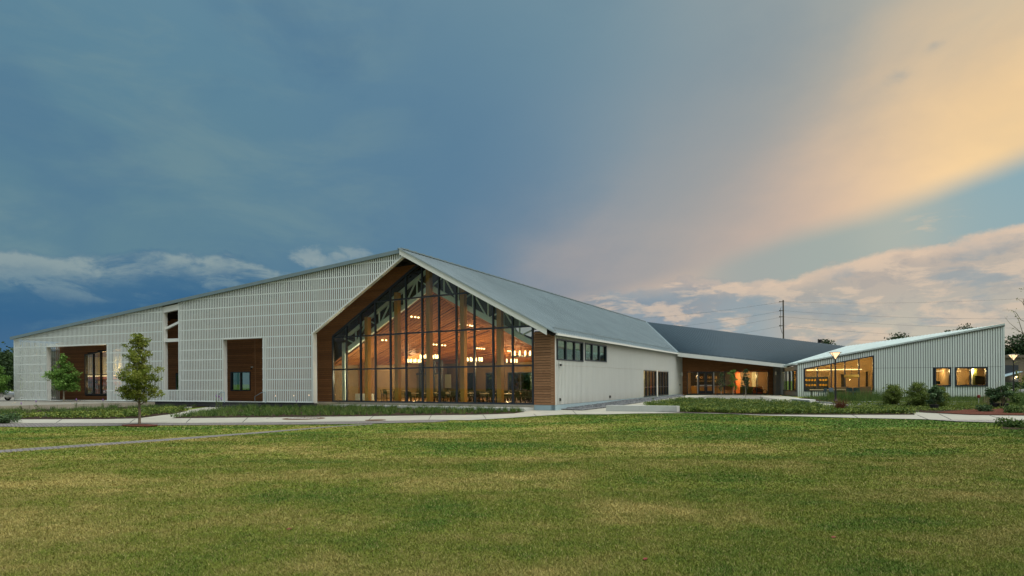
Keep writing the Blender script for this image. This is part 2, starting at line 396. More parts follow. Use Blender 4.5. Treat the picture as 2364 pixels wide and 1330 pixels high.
MT['roofd'] = roofmat('galvanised_standing_seam_shaded', (.024, .060, .085), .3, .5)  # same metal as the barn roof; its darker sky reflection is in the colour
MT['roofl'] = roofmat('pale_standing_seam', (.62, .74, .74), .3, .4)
MT['seam'] = paint('roof_seam_metal', (.18, .25, .27), .4, .05, .3)
MT['seamd'] = paint('roof_seam_metal_shaded', (.11, .15, .17), .4, .05, .3)  # copy of the roof seam metal, darkened for the link roof's dimmer facing
def concrete(name, c, sc=2.0, var=.16):
    m = M(name, .85, 0, .3); n = m.noise(sc, 8, .65); n2 = m.noise(22, 6, .7); n3 = m.noise(.28, 4, .6)
    a = m.mix(m.rng(n, .3, .72), c, tuple(v*(1-var) for v in c)); a = m.mix(m.mul(m.rng(n3, .4, .7), .5), a, tuple(v*(1-var*1.2) for v in c))
    a = m.mix(m.mul(m.rng(n2, .55, .8), .35), a, tuple(v*.6 for v in c)); m.col(a); m.bump(n2, .25, .01); return m.m
MT['conc'] = concrete('path_concrete', (.40, .40, .335), 1.6, .24)
MT['concw'] = concrete('bench_concrete', (.46, .49, .47), 3, .12)
MT['concd'] = concrete('weathered_concrete', (.33, .31, .25), 3, .25)
MT['terr'] = concrete('terrace_aggregate', (.24, .235, .20), 5, .2)
MT['plaza'] = concrete('plaza_aggregate', (.22, .22, .19), 5, .2)
def pavers(name, c1, c2, gap, sx, sy, ang=0.):
    m = M(name, .85, 0, .3); b = m.N.new('ShaderNodeTexBrick'); m.L.new(m.pos((1, 1, 1), ang), b.inputs[0])
    b.inputs['Scale'].default_value = 1; b.inputs['Brick Width'].default_value = sx; b.inputs['Row Height'].default_value = sy
    b.inputs['Mortar Size'].default_value = .02; b.inputs['Color1'].default_value = (*c1, 1); b.inputs['Color2'].default_value = (*c2, 1)
    b.inputs['Mortar'].default_value = (*gap, 1); n = m.noise(3.5, 6, .7)
    m.col(m.mix(m.mul(m.rng(n, .4, .75), .75), b.outputs[0], tuple(v*.45 for v in c1))); m.bump(b.outputs['Fac'], .5, -.02); return m.m
MT['paver'] = pavers('grey_cobble_paving', (.30, .285, .27), (.20, .185, .175), (.06, .055, .05), .20, .11)
MT['paverl'] = pavers('open_joint_paving', (.34, .335, .30), (.30, .29, .26), (.05, .055, .04), .34, .34)
def soilmat(name, c):
    m = M(name, .95, 0, .1); n = m.noise(9, 7, .75); a = m.ramp(n, [(.3, tuple(v*.4 for v in c)), (.55, c), (.8, tuple(v*1.8 for v in c))])
    m.col(a); m.bump(n, .9, .06); return m.m
MT['soil'] = soilmat('dark_mulch', (.045, .030, .022)); MT['mulch'] = soilmat('red_brown_mulch', (.12, .045, .028))
def gravelmat():
    m = M('grey_gravel', .85); v = m.N.new('ShaderNodeTexVoronoi'); v.inputs['Scale'].default_value = 9; m.L.new(m.pos(), v.inputs['Vector'])
    m.col(m.ramp(v.outputs['Color'], [(.1, (.03, .035, .04)), (.5, (.10, .115, .125)), (.9, (.22, .24, .25))])); m.bump(v.outputs['Distance'], .8, -.05); return m.m
MT['gravel'] = gravelmat()
def grassfac(m):
    a = m.noise(.20, 5, .62, m.pos((.8, 1.5, 1))); b = m.noise(1.6, 6, .7); c = m.noise(.055, 2, .5)
    n = m.N.new('ShaderNodeMath'); n.operation = 'MULTIPLY_ADD'; m.L.new(a, n.inputs[0]); n.inputs[1].default_value = 1.6
    k = m.N.new('ShaderNodeMath'); k.operation = 'MULTIPLY_ADD'; m.L.new(b, k.inputs[0]); k.inputs[1].default_value = .7
    q = m.N.new('ShaderNodeMath'); q.operation = 'MULTIPLY_ADD'; m.L.new(c, q.inputs[0]); q.inputs[1].default_value = .5; q.inputs[2].default_value = -.90
    m.L.new(q.outputs[0], k.inputs[2]); m.L.new(k.outputs[0], n.inputs[2])
    sx = m.N.new('ShaderNodeSeparateXYZ'); m.L.new(m.pos(), sx.inputs[0]); w = m.rng(sx.outputs[1], 15, 30, 0, .16); w2 = m.rng(sx.outputs[0], -4, 12, .03, -.05)
    s1 = m.N.new('ShaderNodeMath'); s1.operation = 'SUBTRACT'; m.L.new(n.outputs[0], s1.inputs[0]); m.L.new(w, s1.inputs[1])
    s2 = m.N.new('ShaderNodeMath'); s2.operation = 'ADD'; m.L.new(s1.outputs[0], s2.inputs[0]); m.L.new(w2, s2.inputs[1]); return s2.outputs[0]
GR = (.078, .158, .022); GM = (.195, .230, .038); ST = (.44, .365, .125)
def lawnmat():
    m = M('mown_lawn', .9, 0, .1); f = grassfac(m)
    a = m.ramp(f, [(.22, GR), (.46, GM), (.60, (.285, .265, .070)), (.78, ST)])
    fine = m.noise(34, 5, .75, m.pos((1, .6, 1))); a = m.mix(m.mul(m.rng(fine, .42, .68), .32), a, (.05, .075, .018)); m.col(a)
    m.bump(fine, .9, .05); return m.m
MT['lawn'] = lawnmat()
def blademat():
    m = M('grass_blades', .75, 0, .15); f = grassfac(m)
    a = m.ramp(f, [(.20, GR), (.43, GM), (.58, (.29, .27, .075)), (.76, ST)])
    a = m.mix(m.rng(m.attr('tint'), .0, 1., 0., .46), a, (.048, .095, .018)); a = m.mix(m.rng(m.attr('tint2'), .75, 1., 0, .75), a, (.36, .30, .14)); m.col(a); return m.m
MT['blade'] = blademat()
def leafmat(name, c1, c2, c3, tr=.25):
    m = M(name, .6, 0, .25); a = m.ramp(m.attr('tint'), [(.1, c1), (.5, c2), (.95, c3)]); m.col(a)
    ts = m.N.new('ShaderNodeBsdfTranslucent'); m.L.new(a, ts.inputs[0]); mx = m.N.new('ShaderNodeMixShader'); mx.inputs[0].default_value = tr
    m.L.new(m.b.outputs[0], mx.inputs[1]); m.L.new(ts.outputs[0], mx.inputs[2]); m.L.new(mx.outputs[0], m.N['Material Output'].inputs[0]); return m.m
MT['leaf_olive'] = leafmat('olive_leaves', (.085, .125, .016), (.165, .22, .03), (.26, .28, .055))
MT['leaf_green'] = leafmat('fresh_green_leaves', (.045, .11, .018), (.09, .20, .03), (.17, .29, .06))
MT['leaf_dark'] = leafmat('dark_tree_leaves', (.014, .034, .012), (.028, .060, .020), (.05, .09, .03), .15)
MT['leaf_mid'] = leafmat('shrub_leaves', (.06, .10, .018), (.12, .18, .03), (.19, .24, .055))
MT['leaf_lime'] = leafmat('lime_ground_cover', (.045, .085, .014), (.10, .16, .024), (.22, .26, .05))
MT['leaf_herb'] = leafmat('green_tufts', (.030, .075, .016), (.075, .14, .028), (.15, .21, .055))
MT['leaf_red'] = leafmat('bronze_red_blades', (.07, .025, .015), (.14, .05, .025), (.20, .09, .04))
MT['leaf_blue'] = leafmat('blue_green_leaves', (.03, .07, .024), (.065, .125, .045), (.11, .18, .08))
MT['leaf_straw'] = leafmat('straw_stalks', (.16, .13, .07), (.24, .20, .11), (.32, .27, .16))
MT['petal'] = paint('purple_flower', (.24, .12, .38), .7)
MT['bark'] = concrete('grey_brown_bark', (.17, .145, .105), 8, .4)
MT['barkl'] = concrete('pale_bark', (.33, .31, .24), 8, .3)
MT['pole'] = concrete('weathered_pole', (.09, .075, .055), 6, .4)
MT['black'] = paint('black_metal', (.012, .013, .015), .4)
MT['chrome'] = paint('brushed_steel', (.55, .56, .56), .3, .05, .6)
MT['pot'] = paint('black_plastic_pot', (.015, .018, .022), .5)
MT['red'] = paint('red_cover', (.18, .02, .015), .5)
MT['car'] = paint('white_car_paint', (.75, .76, .78), .25, .02)
MT['rubber'] = paint('black_rubber', (.012, .012, .012), .8)
MT['asph'] = concrete('car_park_asphalt', (.16, .17, .175), 2, .15)
MT['rust'] = concrete('rusty_iron', (.13, .075, .04), 9, .4)
MT['brick_far'] = concrete('brown_grey_render', (.13, .115, .09), 1, .12)
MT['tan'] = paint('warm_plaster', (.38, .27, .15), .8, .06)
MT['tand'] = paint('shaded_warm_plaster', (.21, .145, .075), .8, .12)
MT['cream'] = paint('cream_panel', (.70, .71, .50), .6, .05)
MT['floor'] = paint('timber_floor', (.30, .17, .07), .4, .2)
MT['orange'] = paint('orange_wall_panel', (.55, .16, .03), .6, .08)
MT['yellow'] = paint('yellow_curtain', (.60, .36, .05), .8, .2, sc=5)
MT['curt'] = paint('pale_curtain', (.40, .42, .25), .8, .2, sc=5)
MT['navy'] = paint('navy_locker', (.012, .025, .04), .5)
MT['table'] = paint('pale_table_top', (.60, .48, .28), .4)
MT['chair'] = paint('dark_chair', (.02, .018, .016), .5)
MT['bchair'] = paint('blue_chair', (.03, .06, .10), .5)
MT['sofa'] = paint('brown_seat_fabric', (.13, .085, .035), .8)
MT['green'] = paint('olive_planter_front', (.14, .16, .035), .7)
MT['screen'] = paint('dark_display', (.02, .018, .01), .3)
MT['gold'] = paint('gold_lettering', (.75, .50, .20), .5)
MT['book'] = paint('red_shelving', (.40, .10, .03), .6)
def emit(name, c, s):
    m = bpy.data.materials.new(name); m.use_nodes = True; n = m.node_tree.nodes; b = n['Principled BSDF']
    b.inputs['Base Color'].default_value = (*c, 1); b.inputs['Emission Color'].default_value = (*c, 1); b.inputs['Emission Strength'].default_value = s
    return m
MT['bulb'] = emit('lit_bulb', (1., .74, .36), 5.0)
MT['strip'] = emit('lit_strip', (1., .78, .42), 1.6)
MT['lampg'] = emit('lit_lamp_glass', (1., .66, .36), 1.5)
MT['exit'] = emit('lit_exit_sign', (.05, .8, .25), 1.0)
def glass(name, tint, amt=.34, rough=0.02, f0=.012):
    m = bpy.data.materials.new(name); m.use_nodes = True; t = m.node_tree; n = t.nodes; l = t.links; n.clear()
    tr = n.new('ShaderNodeBsdfTransparent'); tr.inputs[0].default_value = (*tint, 1)
    gl = n.new('ShaderNodeBsdfGlossy'); gl.inputs[0].default_value = (1, 1, 1, 1); gl.inputs['Roughness'].default_value = rough
    fr = n.new('ShaderNodeLayerWeight'); fr.inputs[0].default_value = .25
    mr = n.new('ShaderNodeMapRange'); l.new(fr.outputs['Fresnel'], mr.inputs[0]); mr.inputs[3].default_value = f0; mr.inputs[4].default_value = amt
    mx = n.new('ShaderNodeMixShader'); l.new(mr.outputs[0], mx.inputs[0]); l.new(tr.outputs[0], mx.inputs[1]); l.new(gl.outputs[0], mx.inputs[2])
    o = n.new('ShaderNodeOutputMaterial'); l.new(mx.outputs[0], o.inputs[0]); return m
MT['glass'] = glass('clear_glass', (.86, .90, .86))
MT['glassd'] = glass('green_tinted_glass', (.40, .55, .45), .5, .02, .07)
# ================================================================== SETTING: main building
A0 = atz(1281, 935.3)
A = Fr(A0[:2], (758, 1350), (1350, -758))            # long side wall
B = Fr(A0[:2], (-1350, 758), (-758, -1350))          # glazed gable
C = Fr(A.w(-.6, 0, .3)[:2], (-3465, 1350), (-1350, -3465))   # slatted screen
BLD = empty('arts_building', 'long white metal building with glazed gable, slatted white screen and folded grey roofs', 'building')
BLD.location = (A0[0], A0[1], 0)
def part(name, mb, m, parent=None, kind=None, label=None):
    o = mb.build(name, MT[m] if isinstance(m, str) else m, BLD if parent is None else parent)
    return tag(o, label=label, kind=kind)
def gb(u):        # underside line of the gable in B
    return 5.76+min(u-1.75, 21.7-u)*.556
def Lz(x, y):     # shallow roof over the screened side: plane through the ridge and the screen's top edge
    d = (x-RA[0])*A.n[0]+(y-RA[1])*A.n[1]
    return RA[2]+d*LS
RA = C.w(12.24, 11.89)                                # ridge end over the gable
PL = C.w(60.5, 6.77)
LS = (PL[2]-RA[2])/((PL[0]-RA[0])*A.n[0]+(PL[1]-RA[1])*A.n[1])
PERP = (RA[0]-A0[0])*A.n[0]+(RA[1]-A0[1])*A.n[1]      # -11.8
AR = -((RA[0]-A0[0])*A.u[0]+(RA[1]-A0[1])*A.u[1])
uR2, zR2 = A.hit(1490, 743.8, PERP)
uV = A.u_(1558.5, 812)
ZE, ZR = 5.22, 11.89

# ---- side wall cladding (frame A): panels of ribbed sheet in two bands, cut round the windows
WINS_A = []
for (xl, xr, yt, yb, mull, rails) in [(1285.3, 1345.5, 781.6, 831.4, 3, 0), (1349.6, 1399.3, 791.0, 832.8, 3, 0), (1484.7, 1514.8, 854.5, 917.6, 4, 1), (1517.0, 1542.4, 857.0, 915.5, 4, 1)]:
    u0, z1 = A.hit(xl, yt); z0 = A.hit(xl, yb)[1]; u1 = A.u_(xr, yb)
    WINS_A.append([u0, u1, max(z0, .02), z1, mull, rails])
LA = 38.15
SEAM = 2.83
def cut(z0, z1, u, wins):
    segs = [(z0, z1)]
    for wn in wins:
        if wn[0]-.02 < u < wn[1]+.02:
            ns = []
            for a, b in segs:
                if wn[2] > a: ns.append((a, min(b, wn[2])))
                if wn[3] < b: ns.append((max(a, wn[3]), b))
            segs = [(a, b) for a, b in ns if b-a > .02]
    return segs
RP = .25
def panelA(u0, u1, z0, z1):
    mb = MB(); k = int(round((u1-u0)/RP)); st = (u1-u0)/k
    for i in range(k):
        a = u0+i*st; c = a+st/2
        for (p, q) in cut(z0, z1, c, WINS_A):
            mb.poly(A, [(a, p), (a+st, p), (a+st, q), (a, q)], -.04, 0)
            mb.box(A, a+st*.32, a+st*.68, p, q, 0, .055)
    return mb
npan = 38; pw = LA/npan
for i in range(npan):
    for (z0, z1) in ((.012, SEAM-.006), (SEAM+.006, 5.08)):
        zz = sorted({z0, z1} | {w_[2] for w_ in WINS_A if w_[0] < (i+1)*pw and w_[1] > i*pw and z0 < w_[2] < z1})
        for za, zb_ in zip(zz[:-1], zz[1:]):
            mb = panelA(i*pw, (i+1)*pw-.004, za, zb_)
            if mb.v: part('cladding_panel', mb, 'clad')
mb = MB()
us = sorted([0, LA] + [w_[0] for w_ in WINS_A] + [w_[1] for w_ in WINS_A])
for a, b in zip(us[:-1], us[1:]):
    for p, q in cut(0, 5.1, (a+b)/2, WINS_A): mb.box(A, a, b, p, q, -.30, -.045)
part('side_wall', mb, 'tan')
part('corner_trim', MB().box(A, -.02, .10, 0, 5.08, .032, .05), 'clad')
mb = MB()
for i in range(19):
    a, b = i*LA/19, (i+1)*LA/19-.012
    mb = MB().box(A, a, b, -.55, -.008, -.32, .045); part('base_panel', mb, 'base')
part('window_flashing', MB().box(A, WINS_A[2][1]+.05, WINS_A[3][0]-.05, -.1, WINS_A[2][3]+.05, .05, .09), 'white')

def window(fr, u0, u1, z0, z1, nm, rails, n=.0, depth=.16, gl='glass', fw=.09, top=None, name='window', mulls=None, rail_z=None):
    """a framed opening: frame > panes and mullions"""
    z1b = z1 if top is None else top
    fmb = MB()
    fmb.box(fr, u0, u1, z0, z0+fw, n-depth, n+.03)
    fmb.box(fr, u0, u0+fw, z0+fw, z1-fw*.5, n-depth, n+.03); fmb.box(fr, u1-fw, u1, z0+fw, z1b-fw*.5, n-depth, n+.03)
    fmb.poly(fr, [(u0, z1-fw), (u1, z1b-fw), (u1, z1b), (u0, z1)], n-depth-.002, n+.032)
    o = part(name, fmb, 'steel')
    ms = mulls or [u0+(u1-u0)*i/nm for i in range(1, nm)]
    zt = lambda u: z1+(z1b-z1)*(u-u0)/(u1-u0)
    for mu in ms: part('mullion', MB().poly(fr, [(mu-.052, z0+fw), (mu+.052, z0+fw), (mu+.052, zt(mu)-fw*.9), (mu-.052, zt(mu)-fw*.9)], n-depth*.8, n+.01), 'steel', o)
    ed = [u0]+ms+[u1]; rz = [z0+fw]+([rail_z] if rail_z else ([z0+(z1-z0)*.36] if rails else []))
    for j, z in enumerate(rz[1:]): part('rail', MB().box(fr, u0+fw, u1-fw, z-.03, z+.03, n-depth*.7, n+.005), 'steel', o)
    for i in range(len(ed)-1):
        for j in range(len(rz)):
            a, b = ed[i]+.02, ed[i+1]-.02; c = rz[j]
            if j+1 < len(rz): pts = [(a, c), (b, c), (b, rz[j+1]), (a, rz[j+1])]
            else: pts = [(a, c), (b, c), (b, zt(b)-fw*.6), (a, zt(a)-fw*.6)]
            part('pane', MB().poly(fr, pts, n-depth*.5, n-depth*.5+.012), gl, o)
    return o
for i, w_ in enumerate(WINS_A): window(A, w_[0], w_[1], w_[2], w_[3], w_[4], w_[5], n=.035, depth=.2, gl='glassd' if i < 2 else 'glass')

# ---- glazed gable (frame B)
MU = [1.73+1.664*i for i in range(13)]
RZ = [.06, 2.84, 5.68, 8.52, 12.]
def zg(u): return 5.76+min(u-1.73, MU[12]-u)*.556
for i, u in enumerate(MU):
    part('mullion', MB().box(B, u-.062, u+.062, .0, zg(u)+.02, -.11, .05), 'steel')
for j, z in enumerate(RZ[:4]):
    if z < 5.7: a, b = MU[0]+.08, MU[12]-.08
    else: h = (z-5.76)/.556; a, b = MU[0]+h+.05, MU[12]-h-.05
    part('rail', MB().box(B, a, b, z-.06, z+.06, -.09, .04), 'steel')
part('head_frame', MB().poly(B, [(MU[12], 5.68), (MU[12], 5.86), (MU[6], zg(MU[6])+.18), (MU[6], zg(MU[6]))], -.20, .07), 'steel')
part('head_frame', MB().poly(B, [(MU[0], 5.68), (MU[6], zg(MU[6])), (MU[6], zg(MU[6])+.18), (MU[0], 5.86)], -.20, .07), 'steel')
s_ = .556
for i in range(12):
    for j in range(4):
        p = [(MU[i]+.045, RZ[j]), (MU[i+1]-.045, RZ[j]), (MU[i+1]-.045, RZ[j+1]), (MU[i]+.045, RZ[j+1])]
        p = clip(p, -s_, 1, 5.76-s_*1.73); p = clip(p, s_, 1, 5.76+s_*MU[12])
        if area(p) > .01: part('pane', MB().poly(B, p, -.06, -.045), 'glass')
# weathered boards right of the glass
bh = .187; nb = 28
for k in range(nb):
    z = k*bh+.01; zt_ = min(z+bh-.032, 5.3)
    part('wood_board', MB().poly(B, [(.05, z), (1.64, z), (1.64, zt_), (.05, zt_)], -.12, .012+random.uniform(0, .02)), 'woodr')
part('corner_board', MB().box(B, -.03, .05, .0, 5.3, -.10, .045), 'woodr')
mb = MB().box(B, 0, 1.64, 0, 5.3, -.3, -.125); part('wall_backing', mb, 'dark')
part('base_panel', MB().box(B, 0, .25, -.6, -.01, -.15, .0), 'base'); part('base_panel', MB().box(B, .26, 1.66, -.6, -.01, -.15, .0), 'base')
# boards left of and above the glass, up to the soffit
UL = 23.5
def wtop(u): 
    x, y, _ = B.w(u, 0); return min(Lz(x, y)-.30, 99)
def ru(z):      # glass edge u at height z
    return MU[12]+.06 if z < 5.8 else MU[12]+.06-(z-5.8)/.556
z = .01
while z < 11.2:
    z1 = z+bh-.022
    p = [(ru(z), z), (UL, z), (UL, z1), (ru(z1), z1)]
    p = clip(p, (wtop(UL)-wtop(11.5))/(UL-11.5)*-1, 1, wtop(11.5)-(wtop(UL)-wtop(11.5))/(UL-11.5)*11.5)
    if area(p) > .02:
        if z > 5.8 and (p[1][0]-p[0][0]) > 5:   # long runs are two boards
            m_d = random.choice([.35, .5, .65]); um = p[0][0]+(UL-p[0][0])*m_d
            for q in (clip(p, 1, 0, um-.004), clip(p, -1, 0, -um-.004)):
                if area(q) > .02: part('wood_board', MB().poly(B, q, -.05, .01+random.uniform(0, .012)), 'wood')
        else: part('wood_board', MB().poly(B, p, -.05, .01+random.uniform(0, .012)), 'wood')
    z += bh
part('corner_board', MB().box(B, UL, UL+.12, 0, 9.3, -.25, .05), 'wood')
part('wall_backing', MB().poly(B, [(MU[12]+.05, 0), (UL, 0), (UL, wtop(UL)), (11.5, wtop(11.5)), (11.5, 11.25), (MU[12]+.05, 5.8)], -.25, -.055), 'dark')
part('plinth', MB().box(B, 1.66, 24.2, -.34, -.002, -.4, .06), 'concd')
part('apron', MB().box(B, 1.66, 25.0, -.60, -.20, .065, 1.5), 'concw')

# ---- ridge roof, right slope: standing seam panels
def liftA(u, wn, off=0.):      # u along A from A0, wn distance from the eave (0..11.8)
    x = A0[0]+A.u[0]*u-A.n[0]*wn; y = A0[1]+A.u[1]*u-A.n[1]*wn
    return (x, y, ZE+(ZR-ZE)*wn/(-PERP)+off)
EO = -.28                       # eave overhang
rp = [(-.55, EO), (uV, EO), (uR2, -PERP), (-AR-.25, -PERP)]
pws = .46; k = 0; u = min(-.55, -AR-.25)
while u < uR2:
    q = clip(clip(rp, 1, 0, u+pws-.012), -1, 0, -u)
    if area(q) > .02:
        mb = MB().slab([liftA(*p) for p in q], (0, 0, .05))
        lo = min(p[1] for p in q); hi = max(p[1] for p in q)
        # raised seam along the left edge of the panel
        e = clip(clip(rp, 1, 0, u+.05), -1, 0, -u)
        if area(e) > .005: mb.slab([liftA(p[0], p[1], .05) for p in e], (0, 0, .055))
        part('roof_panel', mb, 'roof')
    u += pws
part('roof_deck', MB().slab([liftA(*p, -.22) for p in [(-.3, EO+.1), (uV, EO+.1), (uR2, -PERP), (-AR+.05, -PERP)]], (0, 0, .20)), 'dark')
part('ridge_cap', MB().bar(liftA(-AR-.3, -PERP, .06), liftA(uR2, -PERP, .06), .4, .07), 'seam')
mb = MB()
for i in range(64):
    t = -AR+.4+i*(uR2+AR)/64; c = Vector(liftA(t, -PERP, .12)); mb.bar(c, c+Vector((A.u[0], A.u[1], 0))*.35, .16, .10)
part('ridge_vent', mb, 'seam')
part('eave_gutter', MB().bar(liftA(-.3, EO-.03, -.07), liftA(uV, EO-.03, -.07), .14, .14), 'white')
for i in range(8):
    t0 = .5+i*(uV-1)/8; part('snow_guard', MB().bar(liftA(t0, .35, .12), liftA(t0+(uV-1)/8-.3, .35, .12), .04, .07), 'seam')
# barge board of the right verge, just outside the roof edge
va, vb = Vector(liftA(-AR-.25, -PERP)), Vector(liftA(-.55, EO)); vo = Vector((-(vb-va).y, (vb-va).x, 0)).normalized()
if vo.y > 0: vo = -vo
f0_, f1_ = va+vo*.03, va.lerp(vb, .955)+vo*.03; dz_ = Vector((0, 0, 1))
part('barge_board', MB().slab([f0_-dz_*.42, f1_-dz_*.46, f1_-dz_*.02, f0_-dz_*.02], vo*.06), 'white')
part('verge_cap', MB().slab([va-dz_*.015+vo*.02, vb-dz_*.015+vo*.02, vb+dz_*.10+vo*.02, va+dz_*.10+vo*.02], vo*.14), 'roof')
# soffit over the gable, between verge and glass
sf = [(-.5, .0), (2.6, .0), (4.5, -PERP-.2), (-AR+.1, -PERP-.2)]
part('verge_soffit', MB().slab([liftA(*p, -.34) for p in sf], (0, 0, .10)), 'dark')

# ---- left slope over the screened side
Pr = (RA[0]+A.u[0]*58, RA[1]+A.u[1]*58, RA[2]); Pl = (PL[0]+A.u[0]*16, PL[1]+A.u[1]*16, PL[2])
out = (C.n[0]*.12, C.n[1]*.12, 0)
top = [Vector(RA)+Vector(out), Vector(PL)+Vector(out), Vector(Pl), Vector(Pr)]
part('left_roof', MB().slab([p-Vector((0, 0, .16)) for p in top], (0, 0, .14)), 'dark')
part('left_roof_sheet', MB().slab([p-Vector((0, 0, .015)) for p in top], (0, 0, .03)), 'roof')
part('roof_fascia', MB().slab([C.w(12.2, 11.64, .20), C.w(60.7, 6.52, .20), C.w(60.7, 6.80, .20), C.w(12.2, 11.93, .20)], (-C.n[0]*.24, -C.n[1]*.24, 0)), 'seam')
for i in range(44):             # joists under the left roof, seen through the openings
    u = 13.2+i*1.08; a = Vector(C.w(u, 0, -.35)); a.z = Lz(a.x, a.y)-.28; b = Vector((a.x+A.u[0]*6.5, a.y+A.u[1]*6.5, 0)); b.z = Lz(b.x, b.y)-.28
    part('joist', MB().bar(a, b, .09, .22), 'joist')

# ---- slatted screen (frame C)
O1 = [C.u_(245.5), C.u_(107.6), .0, 5.63]
O2 = [C.u_(412.5), C.u_(377.0), 1.10, 20.]
O3 = [C.u_(605.6), C.u_(515.4), .0, 5.63]
ROWS = [.09, 1.08] + [1.08+.914*i for i in range(1, 13)]
def ctop(u): return 11.66-(u-12.24)*(5.12/48.26)
def cbot(u): return 0.07 if u > 20.8 else 11.50-(u-11.97)*(5.75/8.83)
P3 = C.u_(107.6)-C.u_(102.0)
def openings(u):
    return [o for o in (O1, O2, O3) if o[0]-.06 < u < o[1]+.0]
def csegs(u, z0, z1):
    s = [(z0, z1)]
    for o in openings(u):
        t = []
        for a, b in s:
            if o[2] > a: t.append((a, min(b, o[2])))
            if o[3] < b: t.append((max(a, o[3]), b))
        s = t
    return [(a, b) for a, b in s if b-a > .08]
SLP = .196; slats = []
u = 12.30
while u < 60.45:
    jt = [ROWS[3], ROWS[7], ROWS[10]] if u < 40 else [ROWS[3], ROWS[6], ROWS[9]]
    ed = [cbot(u)] + [j for j in jt if j > cbot(u)+.3 and j < ctop(u)-.3] + [ctop(u)]
    for a, b in zip(ed[:-1], ed[1:]):
        for p, q in csegs(u, a+.012 if a > .1 else a, b-.012): slats.append((u, p, q))
    u += SLP
slats.sort(key=lambda s: s[0])
sw = .118
def slat_mb(mb, s):
    u, p, q = s
    d = (5.75/8.83)*sw if (u < 20.8 and abs(p-cbot(u)) < .05) else 0
    return mb.poly(C, [(u-sw/2, p+d/2), (u+sw/2, p-d/2), (u+sw/2, q), (u-sw/2, q)], .0, .012)
for s in slats[:290]: part('slat', slat_mb(MB(), s), 'slat')
mb = MB()
for s in slats[290:]: slat_mb(mb, s)
part('distant_slats', mb, 'slat', kind='stuff')
# rails behind the slats
def rail_intervals(z):
    lo = 20.8 if z < 5.7 else 11.97+(11.50-z)/(5.75/8.83)
    hi = 12.24+(11.66-z)/(5.12/48.26); hi = min(hi, 60.42)
    s = [(lo, hi)]
    for o in (O1, O2, O3):
        if o[2]-.02 < z < o[3]-.02:
            t = []
            for a, b in s:
                if o[0] > a and o[1] < b: t += [(a, o[0]), (o[1], b)]
                else: t.append((a, b))
            s = t
    return [(a, b) for a, b in s if b-a > .4]
for z in ROWS:
    for a, b in rail_intervals(z):
        part('screen_rail', MB().box(C, a, b, z-.045, z+.045, -.014, -.002), 'slat')
# posts at the edges of the openings, beams across the tall one
for (uu, z0, z1) in [(O1[1]+.12, .0, 5.70), (O3[1]+.10, .0, 5.70), (O2[1]+.06, .0, ctop(O2[1])-.1), (20.86, .0, 5.72), (60.36, 0, 6.5), (O1[0]-.10, 0, 5.7), (O2[0]-.1, 0, ctop(O2[0])-.1), (O3[0]-.1, 0, 5.7)]:
    part('screen_post', MB().box(C, uu-.13, uu+.13, z0, z1, -.42, -.08), 'white')
part('opening_edge', MB().box(C, 20.72, 20.80, .05, 5.74, -.06, .06), 'white')
part('opening_lintel', MB().box(C, O1[0], O1[1], 5.56, 5.66, -.40, .05), 'white')
part('opening_lintel', MB().box(C, O3[0], O3[1], 5.56, 5.66, -.40, .05), 'white')
zb = C.hit(395, 785)[1]
part('cross_beam', MB().box(C, O2[0], O2[1], zb-.16, zb+.14, -.40, -.10), 'white')
part('cross_brace', MB().slab([C.w(O2[1]+.1, C.hit(377, 762)[1], -.2), C.w(O2[0]-.1, C.hit(412, 744)[1], -.2), C.w(O2[0]-.1, C.hit(412, 738)[1], -.2), C.w(O2[1]+.1, C.hit(377, 757)[1], -.2)], (-C.n[0]*.2, -C.n[1]*.2, 0)), 'white')
part('top_beam', MB().slab([C.w(O2[1], ctop(O2[1])-.62, -.05), C.w(O2[0], ctop(O2[0])-.62, -.05), C.w(O2[0], ctop(O2[0])-.08, -.05), C.w(O2[1], ctop(O2[1])-.08, -.05)], (-C.n[0]*.3, -C.n[1]*.3, 0)), 'white')
part('diagonal_edge', MB().slab([C.w(20.86, 5.66, .07), C.w(11.95, 11.44, .07), C.w(11.95, 11.60, .07), C.w(20.86, 5.80, .07)], (-C.n[0]*.34, -C.n[1]*.34, 0)), 'white')
part('slab_edge', MB().box(C, 20.75, 41.0, -.34, .045, -.45, -.02), 'based')
part('screen_sill', MB().box(C, 20.75, 60.4, .045, .10, -.06, .055), 'slat')
# end screen at the far left
El = Fr(C.w(60.42, 0)[:2], (-C.n[0], -C.n[1]), (C.u[0], C.u[1]))
mb = MB()
for i in range(40): mb.box(El, .1+i*.2, .22+i*.2, .07, 6.3, 0, .04)
for z in ROWS[:7]: mb.box(El, .0, 8.1, z-.045, z+.045, -.07, 0)
part('end_screen', mb, 'slat', kind='stuff')

# ---- cedar wall set back behind the screen
FO = -4.55
uF0 = C.u_(720.5, 900, FO)
uF1 = C.u_(128.3, 900, FO)
def ftop(u): x, y, _ = C.w(u, 0, FO); return Lz(x, y)-.32
WINF = [[C.u_(579, 880, FO), C.u_(533.5, 880, FO), C.hit(556, 902, FO)[1], C.hit(556, 858.3, FO)[1]],
        [C.u_(286, 880, FO), C.u_(196.9, 880, FO), C.hit(240, 911.5, FO)[1], C.hit(197, 818.4, FO)[1]],
        [C.u_(421, 880, FO), C.u_(406, 880, FO), .1, 2.7], [C.u_(388, 880, FO), C.u_(377, 880, FO), .1, 2.7]]
tl = C.hit(282, 800.5, FO)[1]                # sloping head of the library window
def wtopF(u): return WINF[1][3]+(tl-WINF[1][3])*(WINF[1][1]-u)/(WINF[1][1]-WINF[1][0])
z = .02; fb = .187
jn = [uF0, uF0+6.2, uF0+13.5, uF0+20.2, uF0+27.5, uF1]
rowi = 0
